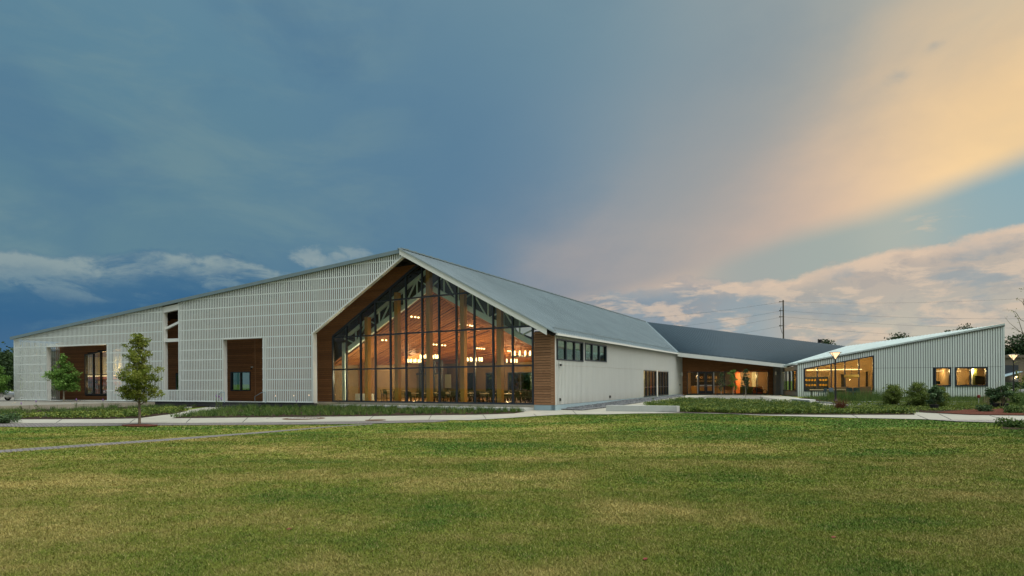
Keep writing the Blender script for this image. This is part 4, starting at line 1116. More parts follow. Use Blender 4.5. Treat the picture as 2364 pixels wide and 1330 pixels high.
# ---- library behind the screen
lu0, lu1 = WINF[1][0]-.4, uF1-.3
LN = FO-3.2
part('library_wall', MB().box(C, lu0, lu1, 0, 6.4, LN-.2, LN).box(C, lu1, lu1+.15, 0, 6.4, LN, FO-.26).box(C, lu0-.15, lu0, 0, 6.4, LN, FO-.26), 'tan')
part('library_ceiling', MB().box(C, lu0, lu1, 5.6, 5.7, LN, FO-.26), 'tan'); part('library_floor', MB().box(C, lu0, lu1, -.05, .02, LN, FO-.26), 'floor')
for i in range(12): part('curtain', MB().box(C, lu0+i*(lu1-lu0)/12, lu0+(i+1)*(lu1-lu0)/12-.05, 2.75, 4.9, LN+.05, LN+.12+.04*(i % 2)), 'cream')
sh = part('bookcase', MB().box(C, lu0, lu1, 0, 2.55, LN+.1, LN+.3), 'book')
for k in range(4): part('shelf', MB().box(C, lu0, lu1, .45+k*.62, .52+k*.62, LN+.3, LN+.75), 'orange', sh)
for k in range(3):
    u = lu0+.3
    while u < lu1-.5:
        hgt = random.uniform(.25, .42)
        if random.random() < .6: part('book_row', MB().box(C, u, u+.28, .53+k*.62, .53+k*.62+hgt, LN+.35, LN+.6), random.choice(['cream', 'book', 'navy', 'sofa']), sh)
        u += .33
part('light_strip', MB().box(C, lu0+.1, lu1-.1, 2.62, 2.70, LN+.3, LN+.4), 'strip')
lamp('library_light', C.w((lu0+lu1)/2, 3.4, FO-1.6), 200, (1., .60, .26), .4); lamp('library_light', C.w((lu0+lu1)/2, 1.6, FO-1.0), 40, (1., .6, .3), .3)

# ---- cafe in the link
cn0 = -5.2; ceu = uE
part('cafe_back_wall', MB().box(E, 0, ceu, zf, 3.0, cn0-.2, cn0).box(E, -.3, 0, zf, 3, cn0, -.3).box(E, ceu, ceu+.2, zf, 3, cn0, -.3), 'tan')
part('cafe_ceiling', MB().box(E, 0, ceu, zt+.1, zt+.2, cn0, -.26), 'ceil'); part('cafe_floor', MB().box(E, 0, ceu, zf-.06, zf+.02, cn0, -.2), 'floor')
bd0, bd1 = E.u_(1595, 880, -4.2), E.u_(1689, 880, -4.2)
bd = part('menu_wall', MB().box(E, bd0, bd1, 1.0, zt+.1, -4.3, -4.2), 'dark')
sc_ = E.u_(1630, 880, -4.2)
tex('two', E, E.u_(1614, 880, -4.15), 1.95, -4.17, .62, 'gold', bd); tex('friends', E, E.u_(1641, 880, -4.15), 1.95, -4.17, .60, 'gold', bd)
tex('EATS COFFEE & MARKET', E, E.u_(1632, 880, -4.15), 1.52, -4.17, .26, 'gold', bd)
part('counter', MB().box(E, E.u_(1596, 880, -3), E.u_(1668, 880, -3), zf, .95, -3.4, -2.8), 'glulam'); part('counter_top', MB().box(E, E.u_(1604, 880, -3), E.u_(1668, 880, -3), .95, 1.0, -3.5, -2.7), 'white')
part('orange_panel', MB().box(E, E.u_(1694, 880, -4), E.u_(1709, 880, -4), zf, zt, -4.1, -4.0), 'orange')
part('green_planter_wall', MB().box(E, E.u_(1709, 880, -2), E.u_(1739, 880, -2), zf, .85, -2.2, -2), 'green'); part('wood_planter_wall', MB().box(E, E.u_(1739, 880, -2), E.u_(1759, 880, -2), zf, .85, -2.2, -2), 'orange')
part('cafe_door', MB().box(E, E.u_(1725, 880, -5), E.u_(1728, 880, -5), zf, 2.2, -5.15, -5.1), 'steel')
part('cafe_partition', MB().box(E, E.u_(1736, 880, -5), E.u_(1750, 880, -5), zf, zt, -5.18, -5.1), 'cream')
lamp('cafe_light', E.w(E.u_(1735), 2.2, -3.0), 170); lamp('cafe_light', E.w(E.u_(1600), 2.2, -2.2), 55); lamp('cafe_light', E.w(E.u_(1693), 2.2, -2.4), 70)
mo = empty('motorcycle', 'small motorcycle standing inside the cafe window', 'motorcycle'); mo.location = E.w(E.u_(1758), zf+.02, -.9)
ml = Fr(mo.location[:2], E.u, E.n); z0 = zf+.02
for du in (-.62, .62):
    pts = [ml.w(du+math.cos(2*math.pi*i/16)*.27, z0+.3+math.sin(2*math.pi*i/16)*.27, 0) for i in range(17)]; MB().tube(pts, .05, 6, False).build('wheel', MT['rubber'], mo)
MB().poly(ml, [(-.35, z0+.25), (.3, z0+.25), (.42, z0+.62), (-.1, z0+.72), (-.5, z0+.62)], -.1, .1).build('body', MT['rust'], mo)
MB().poly(ml, [(-.65, z0+.66), (.05, z0+.70), (.05, z0+.78), (-.65, z0+.76)], -.11, .11).build('saddle', MT['black'], mo)
MB().bar(ml.w(.62, z0+.3), ml.w(.38, z0+.95), .05).bar(ml.w(.38, z0+.95, -.3), ml.w(.34, z0+.97, .3), .035).build('handlebar', MT['chrome'], mo)
# strip window room
for i in range(3): part('curtain', MB().box(G, gu0+.6+i*(gu1-gu0)/3.4, gu0+1.4+i*(gu1-gu0)/3.4, 0, 2.6, -.7, -.62), 'yellow')
lamp('link_room_light', G.w(LG/2, 2.2, -1.9), 25)

# ---- lounge and offices of the right wing
du1 = bwr[0]+1.2
part('lounge_wall', MB().poly(D, [(.2, zf), (du1, zf), (du1, dtop(du1)), (.2, dtop(.2))], -6.7, -6.5).box(D, du1, du1+.15, zf, dtop(du1)-.2, -6.5, -.3), 'tan')
part('lounge_ceiling', MB().slab([D.w(.2, dtop(.2)-.25, -.3), D.w(du1, dtop(du1)-.25, -.3), D.w(du1, dtop(du1)-.25, -6.6), D.w(.2, dtop(.2)-.25, -6.6)], (0, 0, .05)), 'tan')
part('lounge_floor', MB().box(D, .2, du1, zf-.06, zf+.02, -6.6, -.3), 'floor')
lk0, lk1 = D.u_(1850, 880, -6), D.u_(1912.5, 880, -6); lz = D.hit(1880, 870, -6)[1]
lk = part('locker_bank', MB().box(D, lk0, lk1, zf, lz, -6.4, -6.0), 'navy')
for r_ in range(2):
    for i in range(8):
        if i == 4: continue
        u = D.u_(1862+i*6.45, 880, -5.95); zz = D.hit(1880, 877.5+r_*11.5, -5.95)[1]
        part('locker_plate', MB().poly(D, [(u+.13*math.cos(t), zz+.13*math.sin(t)) for t in [math.pi/4*k for k in range(8)]], -5.99, -5.96), 'yellow', lk)
zz = D.hit(1900, 854.5, -3.5)[1]
for n_ in (-3.2, -4.6): part('linear_light', MB().box(D, D.u_(1862 if n_ < -4 else 1900, 880, n_), D.u_(1990, 880, n_), zz, zz+.07, n_-.05, n_+.05), 'strip')
part('dark_doorway', MB().box(D, D.u_(1942, 880, -6.4), D.u_(1949, 880, -6.4), zf, 2.3, -6.49, -6.44), 'dark'); part('dark_doorway', MB().box(D, D.u_(1999, 880, -6.4), D.u_(2004, 880, -6.4), zf, 2.6, -6.49, -6.44), 'dark')
pd = empty('drum_pendant', 'yellow green pendant shade hanging in the lounge window', 'pendant lamp'); pd.location = atd(1966, 869, 61)
MB().lathe(tuple(pd.location), [(.62, -.14), (.70, -.05), (.66, .16), (.60, .17)], 20).build('shade', MT['yellow'], pd); MB().bar(pd.location, pd.location+Vector((0, 0, 1.2)), .02).build('cord', MT['black'], pd)
lamp('pendant_light', pd.location-Vector((0, 0, .35)), 22, parent=pd)
for x, w_, lb in ((1983, 1.1, 'dark brown lounge sofa under the yellow pendant'), (1936, .9, 'brown lounge seat left of the doorway')):
    p = atd(x, 880, 59.5); s = empty('sofa', lb, 'sofa'); s.location = (p[0], p[1], zf+.02); f = Fr(p[:2], D.u, D.n)
    MB().poly(f, [(-w_, zf+.1), (w_, zf+.1), (w_, .45), (-w_, .40)], -.4, .4).build('seat', MT['sofa'], s)
    MB().poly(f, [(-w_, .4), (w_, .45), (w_+.05, .98), (-w_*.3, .86)], -.55, -.38).build('backrest', MT['sofa'], s)
for x, lb in ((1898, 'blue chair in front of the lockers, left'), (1924, 'blue chair behind the street lamp post'), (1962, 'blue chair below the pendant'), (1977, 'blue chair beside the dark sofa')):
    p = atd(x, 880, 59.0); s = bpy.data.objects.new('lounge_chair', cm.copy()); s.data.materials.clear(); s.data.materials.append(MT['bchair']); COL.objects.link(s)
    s.location = (p[0], p[1], zf+.02); s.rotation_euler = (0, 0, random.uniform(0, 6)); s.scale = (1.3, 1.3, 1.1); tag(s, lb, 'chair')
p = atd(1910, 880, 60); s = empty('long_table', 'long pale table in front of the dark lockers', 'table'); s.location = (p[0], p[1], zf); f = Fr(p[:2], D.u, D.n)
MB().box(f, -1.6, 1.6, .62, .67, -.4, .4).build('table_top', MT['table'], s)
for a in (-1.45, 1.45):
    for b in (-.32, .32): MB().box(f, a-.03, a+.03, zf, .62, b-.03, b+.03).build('leg', MT['chair'], s)
for u, n, p in ((1.5, -2.6, 80), (3.5, -3.4, 95), (5.5, -3, 110), (8.0, -3.4, 110)): lamp('lounge_light', D.w(u, 2.6+u*.12, n), p, (1., .64, .26))
ou0, ou1 = WD[1][0]-.5, LD-.3
part('office_wall', MB().box(D, ou0, ou1, zf, 3.4, -4.2, -4.0).box(D, ou0-.15, ou0, zf, 3.4, -4, -.3).box(D, WD[1][1]+.05, WD[1][1]+.15, zf, 3.4, -4, -.3).box(D, ou1, ou1+.15, zf, 3.4, -4, -.35), 'tan')
part('office_ceiling', MB().box(D, ou0, ou1, 3.2, 3.3, -4, -.3), 'tan'); part('office_floor', MB().box(D, ou0, ou1, zf-.06, zf+.02, -4, -.3), 'floor')
part('green_column', MB().box(D, D.u_(2247, 880, -2.5), D.u_(2256, 880, -2.5), zf, 3.2, -2.9, -2.5), 'green')
part('pale_column', MB().box(D, D.u_(2243.5, 880, -2.5), D.u_(2246.5, 880, -2.5), zf, 3.2, -2.7, -2.5), 'white')
for x0, x1, n_ in ((2150, 2192, -2.2), (2200, 2218, -2.2)): 
    zz = D.hit(x0, 857.5, n_)[1]; part('linear_light', MB().box(D, D.u_(x0, 880, n_), D.u_(x1, 880, n_), zz, zz+.05, n_-.05, n_+.05), 'strip')
for x, y0, y1, lb, nm in ((2161, 880, 887, 'black computer monitor at the left edge of the small office window', 'computer_monitor'), (2268, 868, 887.5, 'large dark display screen on the wall of the right office', 'display_screen')):
    n_ = -1.2 if x < 2200 else -2.0; u, z1 = D.hit(x, y0, n_); z0_ = D.hit(x, y1, n_)[1]; hw = .35 if x < 2200 else .62
    s = empty(nm, lb, 'screen'); s.location = D.w(u, z0_-.25, n_)
    MB().box(D, u-hw, u+hw, z0_, z1, n_-.03, n_+.02).build('panel', MT['screen'], s); MB().box(D, u-.04, u+.04, z0_-.25, z0_, n_-.06, n_-.03).build('stand', MT['black'], s)
    MB().box(D, u-.22, u+.22, z0_-.27, z0_-.24, n_-.16, n_+.08).build('foot', MT['black'], s)
for x, lb in ((2178, 'small desk below the left office window'), (2222, 'cluttered desk below the right office window')):
    n_ = -1.1; u = D.u_(x, 890, n_); s = empty('desk', lb, 'desk'); s.location = D.w(u, zf, n_)
    zz = D.hit(x, 892.5, n_)[1]-.02
    MB().box(D, u-.9, u+.9, zz-.05, zz, n_-.35, n_+.3).build('desk_top', MT['table'], s)
    for a in (-.85, .85): MB().box(D, u+a-.03, u+a+.03, zf, zz-.05, n_-.3, n_+.25).build('leg', MT['chair'], s)
    if x > 2200:
        for a, hh, mt in ((-.75, .16, 'white'), (-.2, .12, 'sofa'), (.1, .10, 'sofa'), (.7, .18, 'black')):
            b_ = MB().box(D, u+a-.12, u+a+.14, zz, zz+hh, n_-.2, n_+.1).build('desk_box', MT[mt]); tag(b_, 'small %s on the cluttered office desk' % {-.75: 'white box leftmost', -.2: 'brown box left of centre', .1: 'brown box right of centre', .7: 'black box rightmost'}[a], 'box', 'things on the office desk')
for u in (ou0+1.0, WD[2][0]+1.0, WD[2][1]-.4): lamp('office_light', D.w(u, 2.5, -2.4), 95, (1., .68, .32))
# ================================================================== GROUND
def mesh_np(name, V, Fc, mat, parent=None, attrs=None, n=3):
    V = np.ascontiguousarray(V, np.float32); Fc = np.ascontiguousarray(Fc, np.int32)
    me = bpy.data.meshes.new(name); me.vertices.add(len(V)); me.vertices.foreach_set('co', V.ravel())
    me.loops.add(Fc.size); me.loops.foreach_set('vertex_index', Fc.ravel()); me.polygons.add(len(Fc))
    me.polygons.foreach_set('loop_start', np.arange(0, Fc.size, n, dtype=np.int32)); me.polygons.foreach_set('loop_total', np.full(len(Fc), n, np.int32))
    me.materials.append(mat); me.update(calc_edges=True)
    for k, a in (attrs or {}).items():
        at = me.attributes.new(k, 'FLOAT', 'POINT'); at.data.foreach_set('value', np.ascontiguousarray(a, np.float32))
    o = bpy.data.objects.new(name, me); COL.objects.link(o)
    if parent is not None:
        o.parent = parent
        if parent.parent is None: o.location = -parent.location
    return o
# one sheet to the horizon
xs = np.concatenate([np.linspace(-900, -60, 15), np.arange(-57, 57, 1.5), np.linspace(60, 900, 15)]); ys = np.concatenate([np.arange(-20, 100, 1.5), np.linspace(102, 1500, 20)])
X, Y = np.meshgrid(xs, ys); Z = gz(X, Y); nx = len(xs); ny = len(ys)
idx = np.arange(nx*ny).reshape(ny, nx); Fq = np.stack([idx[:-1, :-1], idx[:-1, 1:], idx[1:, 1:], idx[1:, :-1]], -1).reshape(-1, 4)
tag(mesh_np('lawn', np.stack([X, Y, Z], -1).reshape(-1, 3), Fq, MT['lawn'], n=4), kind='structure')
def dense(pts, step=22):
    o = []
    for i in range(len(pts)):
        a, b = pts[i], pts[(i+1) % len(pts)]; k = max(1, int(math.hypot(b[0]-a[0], b[1]-a[1])/step))
        for j in range(k): o.append((a[0]+(b[0]-a[0])*j/k, a[1]+(b[1]-a[1])*j/k))
    return o
import bmesh
def sheet(name, px, mat, off, kind='structure', thick=0.0):
    """a ground covering given by its outline in the photograph, laid on the terrain"""
    pts = [Vector(atg(x, y, off)) for x, y in dense(px)]
    bm = bmesh.new(); vs = [bm.verts.new((p.x, p.y, 0)) for p in pts]; f = bm.faces.new(vs)
    bmesh.ops.triangulate(bm, faces=[f])
    for _ in range(3):
        es = [e for e in bm.edges if e.calc_length() > 2.2]
        if not es: break
        bmesh.ops.subdivide_edges(bm, edges=es, cuts=1); bmesh.ops.triangulate(bm, faces=bm.faces[:])
    for v in bm.verts: v.co.z = float(gz(v.co.x, v.co.y))+off
    if sum(f.normal.z for f in bm.faces) < 0: bmesh.ops.reverse_faces(bm, faces=bm.faces[:])
    if thick:
        r = bmesh.ops.extrude_face_region(bm, geom=bm.faces[:])
        for e in r['geom']:
            if isinstance(e, bmesh.types.BMVert): e.co.z += thick
    me = bpy.data.meshes.new(name); bm.to_mesh(me); bm.free(); me.materials.append(MT[mat])
    o = bpy.data.objects.new(name, me); COL.objects.link(o); return tag(o, kind=kind)
LAWN = [(-400, 999), (0, 985), (60, 986), (150, 984.8), (200, 984), (400, 982), (600, 981), (780, 979.5), (960, 975.8), (1000, 975), (1081, 970.5), (1166, 966), (1243.7, 960.6), (1310, 957), (1400, 957), (1470, 955), (1580, 954), (1687, 956), (1757, 959.5), (1829, 961.3), (1935, 964), (1980, 965.3), (2139, 968.5), (2207, 973), (2364, 977.8), (2700, 986)]
PU = [(-400, 975), (0, 977), (500, 976), (700, 974), (900, 971.5), (1000, 969)]   # top of the cobble strip
WT = [(-400, 962), (0, 968), (250, 967.5), (318, 966), (398, 966), (415, 965), (500, 964), (700, 962), (900, 959.5), (1000, 958), (1100, 957), (1187, 954), (1212, 950)]
# main walk: concrete between beds and cobbles, on to the court
sheet('path', WT + [(1216, 947), (1235, 944.8), (1283, 945.4), (1400, 931), (1484, 921), (1575, 912.8), (1640, 911.4), (1797, 911.6), (1806, 914), (1843, 918), (1884, 928.4), (1928, 933), (1956, 938), (1980, 942), (2061, 947.7), (2142, 952.6), (2240, 957.5), (2364, 959), (2700, 962)] + [(x, y-.6) for x, y in reversed(LAWN) if x > 1000] + list(reversed([(x, y) for x, y in PU])), 'conc', .03)
sheet('cobble_strip', PU + [(1020, 969.8), (1040, 971.5)] + [(x, y-.4) for x, y in reversed(LAWN) if x <= 1000], 'paver', .022)
sheet('paving_strip', [(2150, 968.6), (2364, 969.8), (2700, 974)] + [(2700, 985), (2364, 977), (2207, 972.4)], 'paverl', .045)
sheet('lawn_path', [(-500, 1062.5), (-500, 1073), (0, 1045.5), (400, 1016.6), (600, 1000.5), (780, 984.8), (860, 980.2), (860, 978.0), (780, 983.2), (600, 997), (400, 1011.6), (0, 1038.8)], 'paver', .012)
sheet('stair_path', [(318, 966), (398, 966), (415, 965), (458, 954), (520, 945), (588, 937), (600, 936), (480, 936), (484, 939), (435, 946.5), (433, 949), (400, 955.3)], 'conc', .035)
sheet('court_paving', [(1608, 917), (1642, 913.2), (1745, 913.0), (1800, 922.5), (1700, 923.5), (1590, 922.5)], 'plaza', .04)
BED1A = [(-300, 970), (0, 949), (150, 943), (357, 933.5), (470, 936), (484, 937.5), (400, 944), (0, 963), (-300, 984)]
BED1B = [(-200, 977), (0, 965), (400, 946), (433, 948.5), (400, 955.3), (318, 964.5), (250, 967), (0, 967.5)]
BED2 = [(397, 965), (458, 954), (520, 945), (588, 937.5), (606, 934), (723, 934), (760, 932.5), (900, 938.5), (1000, 942.5), (1100, 945.5), (1180, 948.5), (1212, 950.3), (1187, 954), (1100, 957), (1000, 958), (900, 959.5), (700, 962), (500, 964)]
BED3 = [(1491, 935.5), (1510, 931.6), (1538, 927.5), (1566, 923.5), (1580, 923), (1687, 925), (1757, 927.5), (1828, 929.3), (1882, 935.5), (1926, 942.6), (2000, 946), (2045, 948.5), (2110, 954.2), (2112, 957), (1882, 957), (1757, 956.8), (1651, 953.3), (1580, 952.4), (1500, 950)]
BED4 = [(1843, 918.5), (2320, 919), (2330, 912), (2500, 912), (2700, 962), (2364, 959), (2240, 957.5), (2142, 952.6), (2061, 947.7), (1980, 942), (1956, 938), (1928, 933), (1884, 928.4)]
for nme, b in (('flower_bed', BED1A), ('flower_bed', BED1B), ('flower_bed', BED2), ('flower_bed', BED3), ('flower_bed', BED4)): sheet(nme, b, 'soil', .05)
sheet('mulch_patch', [(2160, 952), (2235, 945), (2262, 940), (2300, 941), (2364, 950), (2364, 958), (2240, 956.6)], 'mulch', .062)
sheet('gravel_strip', [(1283, 945.3), (1345, 947.4), (1400, 941), (1484, 928.5), (1540, 920), (1583, 914.2), (1574, 913.2), (1484, 921.3), (1400, 931.5)], 'gravel', .05, thick=.06)
sheet('mulch_ring', [(322+42*math.cos(t*math.pi/8)*(1+.12*math.sin(3*t)), 981.6+2.6*math.sin(t*math.pi/8)) for t in range(16)], 'mulch', .055)
sheet('mulch_ring', [(2345+34*math.cos(t*math.pi/8), 987+4.5*math.sin(t*math.pi/8)) for t in range(16)], 'soil', .02)
# curbs of pale concrete
def ribbon(name, pts, wd, ht, mat, off=.02):
    P = [Vector(atg(x, y, off)) for x, y in pts]; mb = MB()
    for a, b in zip(P[:-1], P[1:]): mb.bar(a+Vector((0, 0, ht/2)), b+Vector((0, 0, ht/2)), wd, ht)
    return tag(mb.build(name, MT[mat]), kind='structure')
ribbon('kerb', [(-200, 974), (0, 963.8), (120, 958), (260, 951), (400, 944.8), (440, 942)], .22, .10, 'concw')
for y, x0, x1 in ((930.8, 1990, 2300), (936.2, 1960, 2330)): ribbon('kerb', [(x0, y), ((x0+x1)/2, y+.3), (x1, y+.4)], .22, .14, 'concw')
ribbon('kerb', [(1884, 928.6), (1930, 933.3), (1958, 937.6), (2000, 937.6)], .16, .10, 'concw')
# paving joints of the walk: real grooves would be a few millimetres; thin dark sealant strips
for a, b in (((688, 969.5), (705, 962.5)), ((990, 968.5), (996, 958.5)), ((1115, 957.5), (1122, 967)), ((1232, 955.8), (1238, 960)), ((2118, 958.6), (2141, 968)), ((2285, 959.6), (2318, 969)), ((615, 966.5), (630, 964.3)), ((300, 975.5), (312, 967.5)), ((430, 975.5), (440, 966.5)), ((850, 970.5), (862, 961)), ((560, 975), (572, 964.5)), ((1330, 956.3), (1322, 948)), ((1700, 958.2), (1712, 956.6)), ((1980, 964.5), (1968, 958)), ((2200, 971), (2168, 956)), ((1445, 931), (1500, 934.5)), ((1520, 922.5), (1560, 925)), ((1900, 931.5), (1888, 936)), ((2020, 946), (2034, 943.5)), ((470, 951), (520, 944.8)), ((130, 976), (142, 968.5)), ((1640, 924), (1600, 918)), ((1780, 913.5), (1850, 925))): ribbon('paving_joint', [a, b], .03, .012, 'based', .028)
# left terrace with its retaining wall
tw = [Vector(atz(-330, 951.5)), Vector(atz(0, 937.6)), Vector(atz(357, 928.2))]
te = [Vector(C.w(41, 0, .1)), Vector(C.w(60, 0, 0)), Vector(C.w(64, 0, -26)), Vector((-120, 90, 0)), Vector((-110, 45, 0))]
tag(MB().slab([p-Vector((0, 0, .7)) for p in tw+te[::1]], (0, 0, .69)).build('terrace', MT['terr']), kind='structure')
for i, (a, b) in enumerate(((tw[0], tw[1]), (tw[1], tw[2]))):
    n = 4 if i == 0 else 6
    for k in range(n):
        p, q = a.lerp(b, k/n), a.lerp(b, (k+.99)/n); mb = MB().bar(p-Vector((0, 0, .3)), q-Vector((0, 0, .3)), .28, .63)
        if k == 0 and i == 0: rw = empty('retaining_wall', 'low concrete retaining wall along the edge of the left terrace', 'wall'); rw.location = (tw[1].x, tw[1].y, -.5)
        mb.build('wall_block', MT['concd'], rw)
# car park and far ground on the right, orange verge on the left
sheet('car_park', [(2300, 914.5), (2300, 899), (2900, 894), (2900, 912)], 'asph', .05)
sheet('mulch_verge', [(-300, 911), (-300, 905.5), (22, 904), (130, 904.5), (130, 907.5), (22, 908.5)], 'mulch', .06)

# steps and handrails at the middle opening
st = empty('entrance_steps', 'dark stone steps up to the opening between two handrails', 'steps'); st.location = C.w(28.5, GZ, .8)
ua, ub = C.u_(607, 930), C.u_(500, 930)
for k in range(3): MB().box(C, ua, ub, GZ-.1, -.10-.13*k, -.02+.34*k, .32+.34*k).build('step', MT['based'], st)
def handrail(xs_, lb):
    p, q, r_ = xs_; o = empty('handrail', lb, 'handrail', 'handrails beside the steps'); a = Vector(atg(*p)); o.location = a
    top = Vector(C.w(C.u_(q[0], q[1], .25), 0, .25)); m = Vector((0, 0, .9))
    aa = a+Vector((0, 0, .88)); bb = top+Vector((0, 0, .92)); cc = bb+Vector((C.u[0]*-.35, C.u[1]*-.35, 0))
    MB().tube([a, aa], .028, 8).build('post', MT['base'], o); MB().tube([aa, bb, cc], .028, 8).build('top_rail', MT['base'], o); MB().tube([cc, Vector((cc.x, cc.y, 0))], .028, 8).build('post', MT['base'], o)
handrail(((495.5, 939.5), (511.5, 928), 0), 'grey steel handrail left of the dark steps')
handrail(((588.5, 937.2), (606, 929), 0), 'grey steel handrail right of the dark steps')

# ================================================================== STREET FURNITURE
def bench(pts, top, lb):
    a, b, c = [Vector(atg(*p)) for p in pts]; d = c-b; o = a+d; e = empty('concrete_bench', lb, 'bench', 'concrete benches by the path'); e.location = (a+c)/2
    q = [a, b, c, o]; q = [Vector((p.x, p.y, min(r.z for r in (a, b, c, o))-.05)) for p in q]
    n = 2
    for k in range(n):
        s, t = k/n, (k+1)/n-.002; s4 = [q[0].lerp(q[1], s), q[0].lerp(q[1], t), q[3].lerp(q[2], t), q[3].lerp(q[2], s)]
        MB().slab(s4, (0, 0, top+.05)).build('block', MT['concw'], e)
    return e
bb_ = Vector(atg(1562.9, 953)); dd = Vector((.30, .40, 0)); b2 = proj(*(bb_+dd))
bench([(1399, 950.3), (1562.9, 953), (b2[0], b2[1])], .43, 'long low concrete bench at the lawn edge in front of the ribbed side wall')
bench([(1826.5, 929.5), (1869, 934.6), (1883, 932.6)], .38, 'short concrete bench at the far corner of the court planting')
def street_lamp(px, py, hgt, lb, light):
    b = Vector(atg(px, py)); o = empty('street_lamp', lb, 'street lamp', 'black street lamps with glowing cone heads'); o.location = b
    MB().lathe(tuple(b), [(.17, 0), (.17, .25), (.11, .32), (.075, .6), (.06, hgt-.75)], 12).build('post', MT['black'], o)
    t = b+Vector((0, 0, hgt-.75)); MB().lathe(tuple(t), [(.05, 0), (.07, .08), (.045, .14)], 12).build('socket', MT['black'], o)
    MB().lathe(tuple(t), [(.04, .12), (.10, .28), (.34, .60), (.38, .63)], 20).build('lamp_glass', MT['lampg'], o)
    for k in range(4):
        a = math.pi/2*k+.5; MB().bar(t+Vector((.05*math.cos(a), .05*math.sin(a), .1)), t+Vector((.47*math.cos(a), .47*math.sin(a), .66)), .03).build('arm', MT['black'], o)
    MB().lathe(tuple(t), [(.50, .645), (.50, .68), (.30, .72), (.02, .74)], 24).build('cap', MT['chrome'], o)
    lamp('street_lamp_light', t+Vector((0, 0, .55)), light, (1., .7, .42), .15, o); return o
street_lamp(1929, 931.5, 4.35, 'black street lamp in front of the big lounge window', 18)
street_lamp(2340, 914.5, 4.35, 'small distant street lamp beyond the right end of the building', 30)
def walllight(fr, px, py, n, lb):
    u, z = fr.hit(px, py, n); o = empty('wall_light', lb, 'wall light', 'white cylinder wall lights'); o.location = fr.w(u, z, n)
    c = Vector(fr.w(u, z, n+.28)); MB().lathe((c.x, c.y, c.z-.22), [(.09, 0), (.10, .02), (.10, .42), (.09, .44)], 12).build('cylinder', MT['white'], o)
    MB().box(fr, u-.05, u+.05, z-.05, z+.05, n, n+.2).build('bracket', MT['white'], o)
walllight(A, 1569, 864, .03, 'white wall light at the far end of the ribbed side wall')
walllight(E, 1789.5, 862, .9, 'white wall light on the grey panel right of the cafe')
o = empty('wall_light', 'white wall light at the edge of the leftmost screen opening', 'wall light', 'white cylinder wall lights'); u, z = C.hit(111.5, 863, -.2); o.location = C.w(u, z, -.2)
c = Vector(o.location); MB().lathe((c.x, c.y, c.z-.22), [(.09, 0), (.10, .02), (.10, .42), (.09, .44)], 12).build('cylinder', MT['white'], o); MB().bar(c, c+Vector((C.u[0], C.u[1], 0))*.4, .1).build('bracket', MT['white'], o)
def camera_(fr, px, py, n, lb):
    u, z = fr.hit(px, py, n); o = empty('security_camera', lb, 'security camera'); o.location = fr.w(u, z, n)
    MB().box(fr, u-.09, u+.09, z+.02, z+.10, n, n+.12).build('mount', MT['white'], o); c = fr.w(u, z, n+.16)
    MB().lathe((c[0], c[1], c[2]-.16), [(.02, 0), (.08, .05), (.09, .12), (.07, .16)], 12).build('dome', MT['black'], o); return o
camera_(A, 1290, 840.5, .03, 'small security camera below the first high window of the side wall')
camera_(C, 583, 849, FO+.04, 'small dark camera on the cedar wall above the middle opening window')
for px, py, lb in ((1291.8, 922.7, 'small dark outlet low on the ribbed wall near the corner'), (1407.5, 915.8, 'small dark outlet low in the middle of the ribbed wall'), (1568.8, 888.5, 'small dark box on the wall left of the cafe')):
    u, z = A.hit(px, py, .03); o = MB().box(A, u-.10, u+.10, z-.10, z+.10, .03, .12).build('outlet_box', MT['black']); bv = MB(); tag(o, lb, 'outlet')
for (px, py, r_, lb) in ((702, 966.3, .62, 'round manhole with pale grate in the path'), (867, 970.0, .30, 'small rusty cover beside the cobble strip')):
    b = Vector(atg(px, py, .034)); o = empty('manhole_cover', lb, 'manhole cover'); o.location = b
    MB().lathe(tuple(b), [(r_*1.9, 0), (r_*1.9, .008), (r_*1.8, .010)], 28).build('rim', MT['rust'], o)
    if r_ > .5:
        for k in range(9): MB().bar(b+Vector(((k-4)*.19, -.45+.02*abs(k-4), .016)), b+Vector(((k-4)*.19, .45-.02*abs(k-4), .016)), .09, .012).build('grate_bar', MT['concw'], o)
o = empty('marker_post', 'thin post with a red cap in the planting before the right office windows', 'post'); b = Vector(atg(2259.5, 937)); o.location = b
MB().tube([b, b+Vector((0, 0, .62))], .025, 8).build('pipe', MT['chrome'], o); MB().lathe((b.x, b.y, b.z+.6), [(.07, 0), (.11, .03), (.11, .20), (.05, .24)], 10).build('cap', MT['red'], o)
for i, (x, y) in enumerate(((637, 914), (677.5, 913.5), (714, 912.5))):
    u, z = C.hit(x, y, -2.4); b = Vector(C.w(u, 0, -2.4)); o = empty('bollard_light', ['lit bollard behind the screen, farthest left of three', 'lit bollard behind the screen, middle of three', 'lit bollard behind the screen next to the gable opening'][i], 'bollard light', 'lit bollards behind the screen'); o.location = b
    MB().tube([b, b+Vector((0, 0, z-.08))], .06, 10).build('post', MT['black'], o); MB().tube([b+Vector((0, 0, z-.05)), b+Vector((0, 0, z+.05))], .05, 10).build('lens', MT['lampg'], o)
    lamp('bollard_glow', b+Vector((0, 0, z-.25)), 3, parent=o)
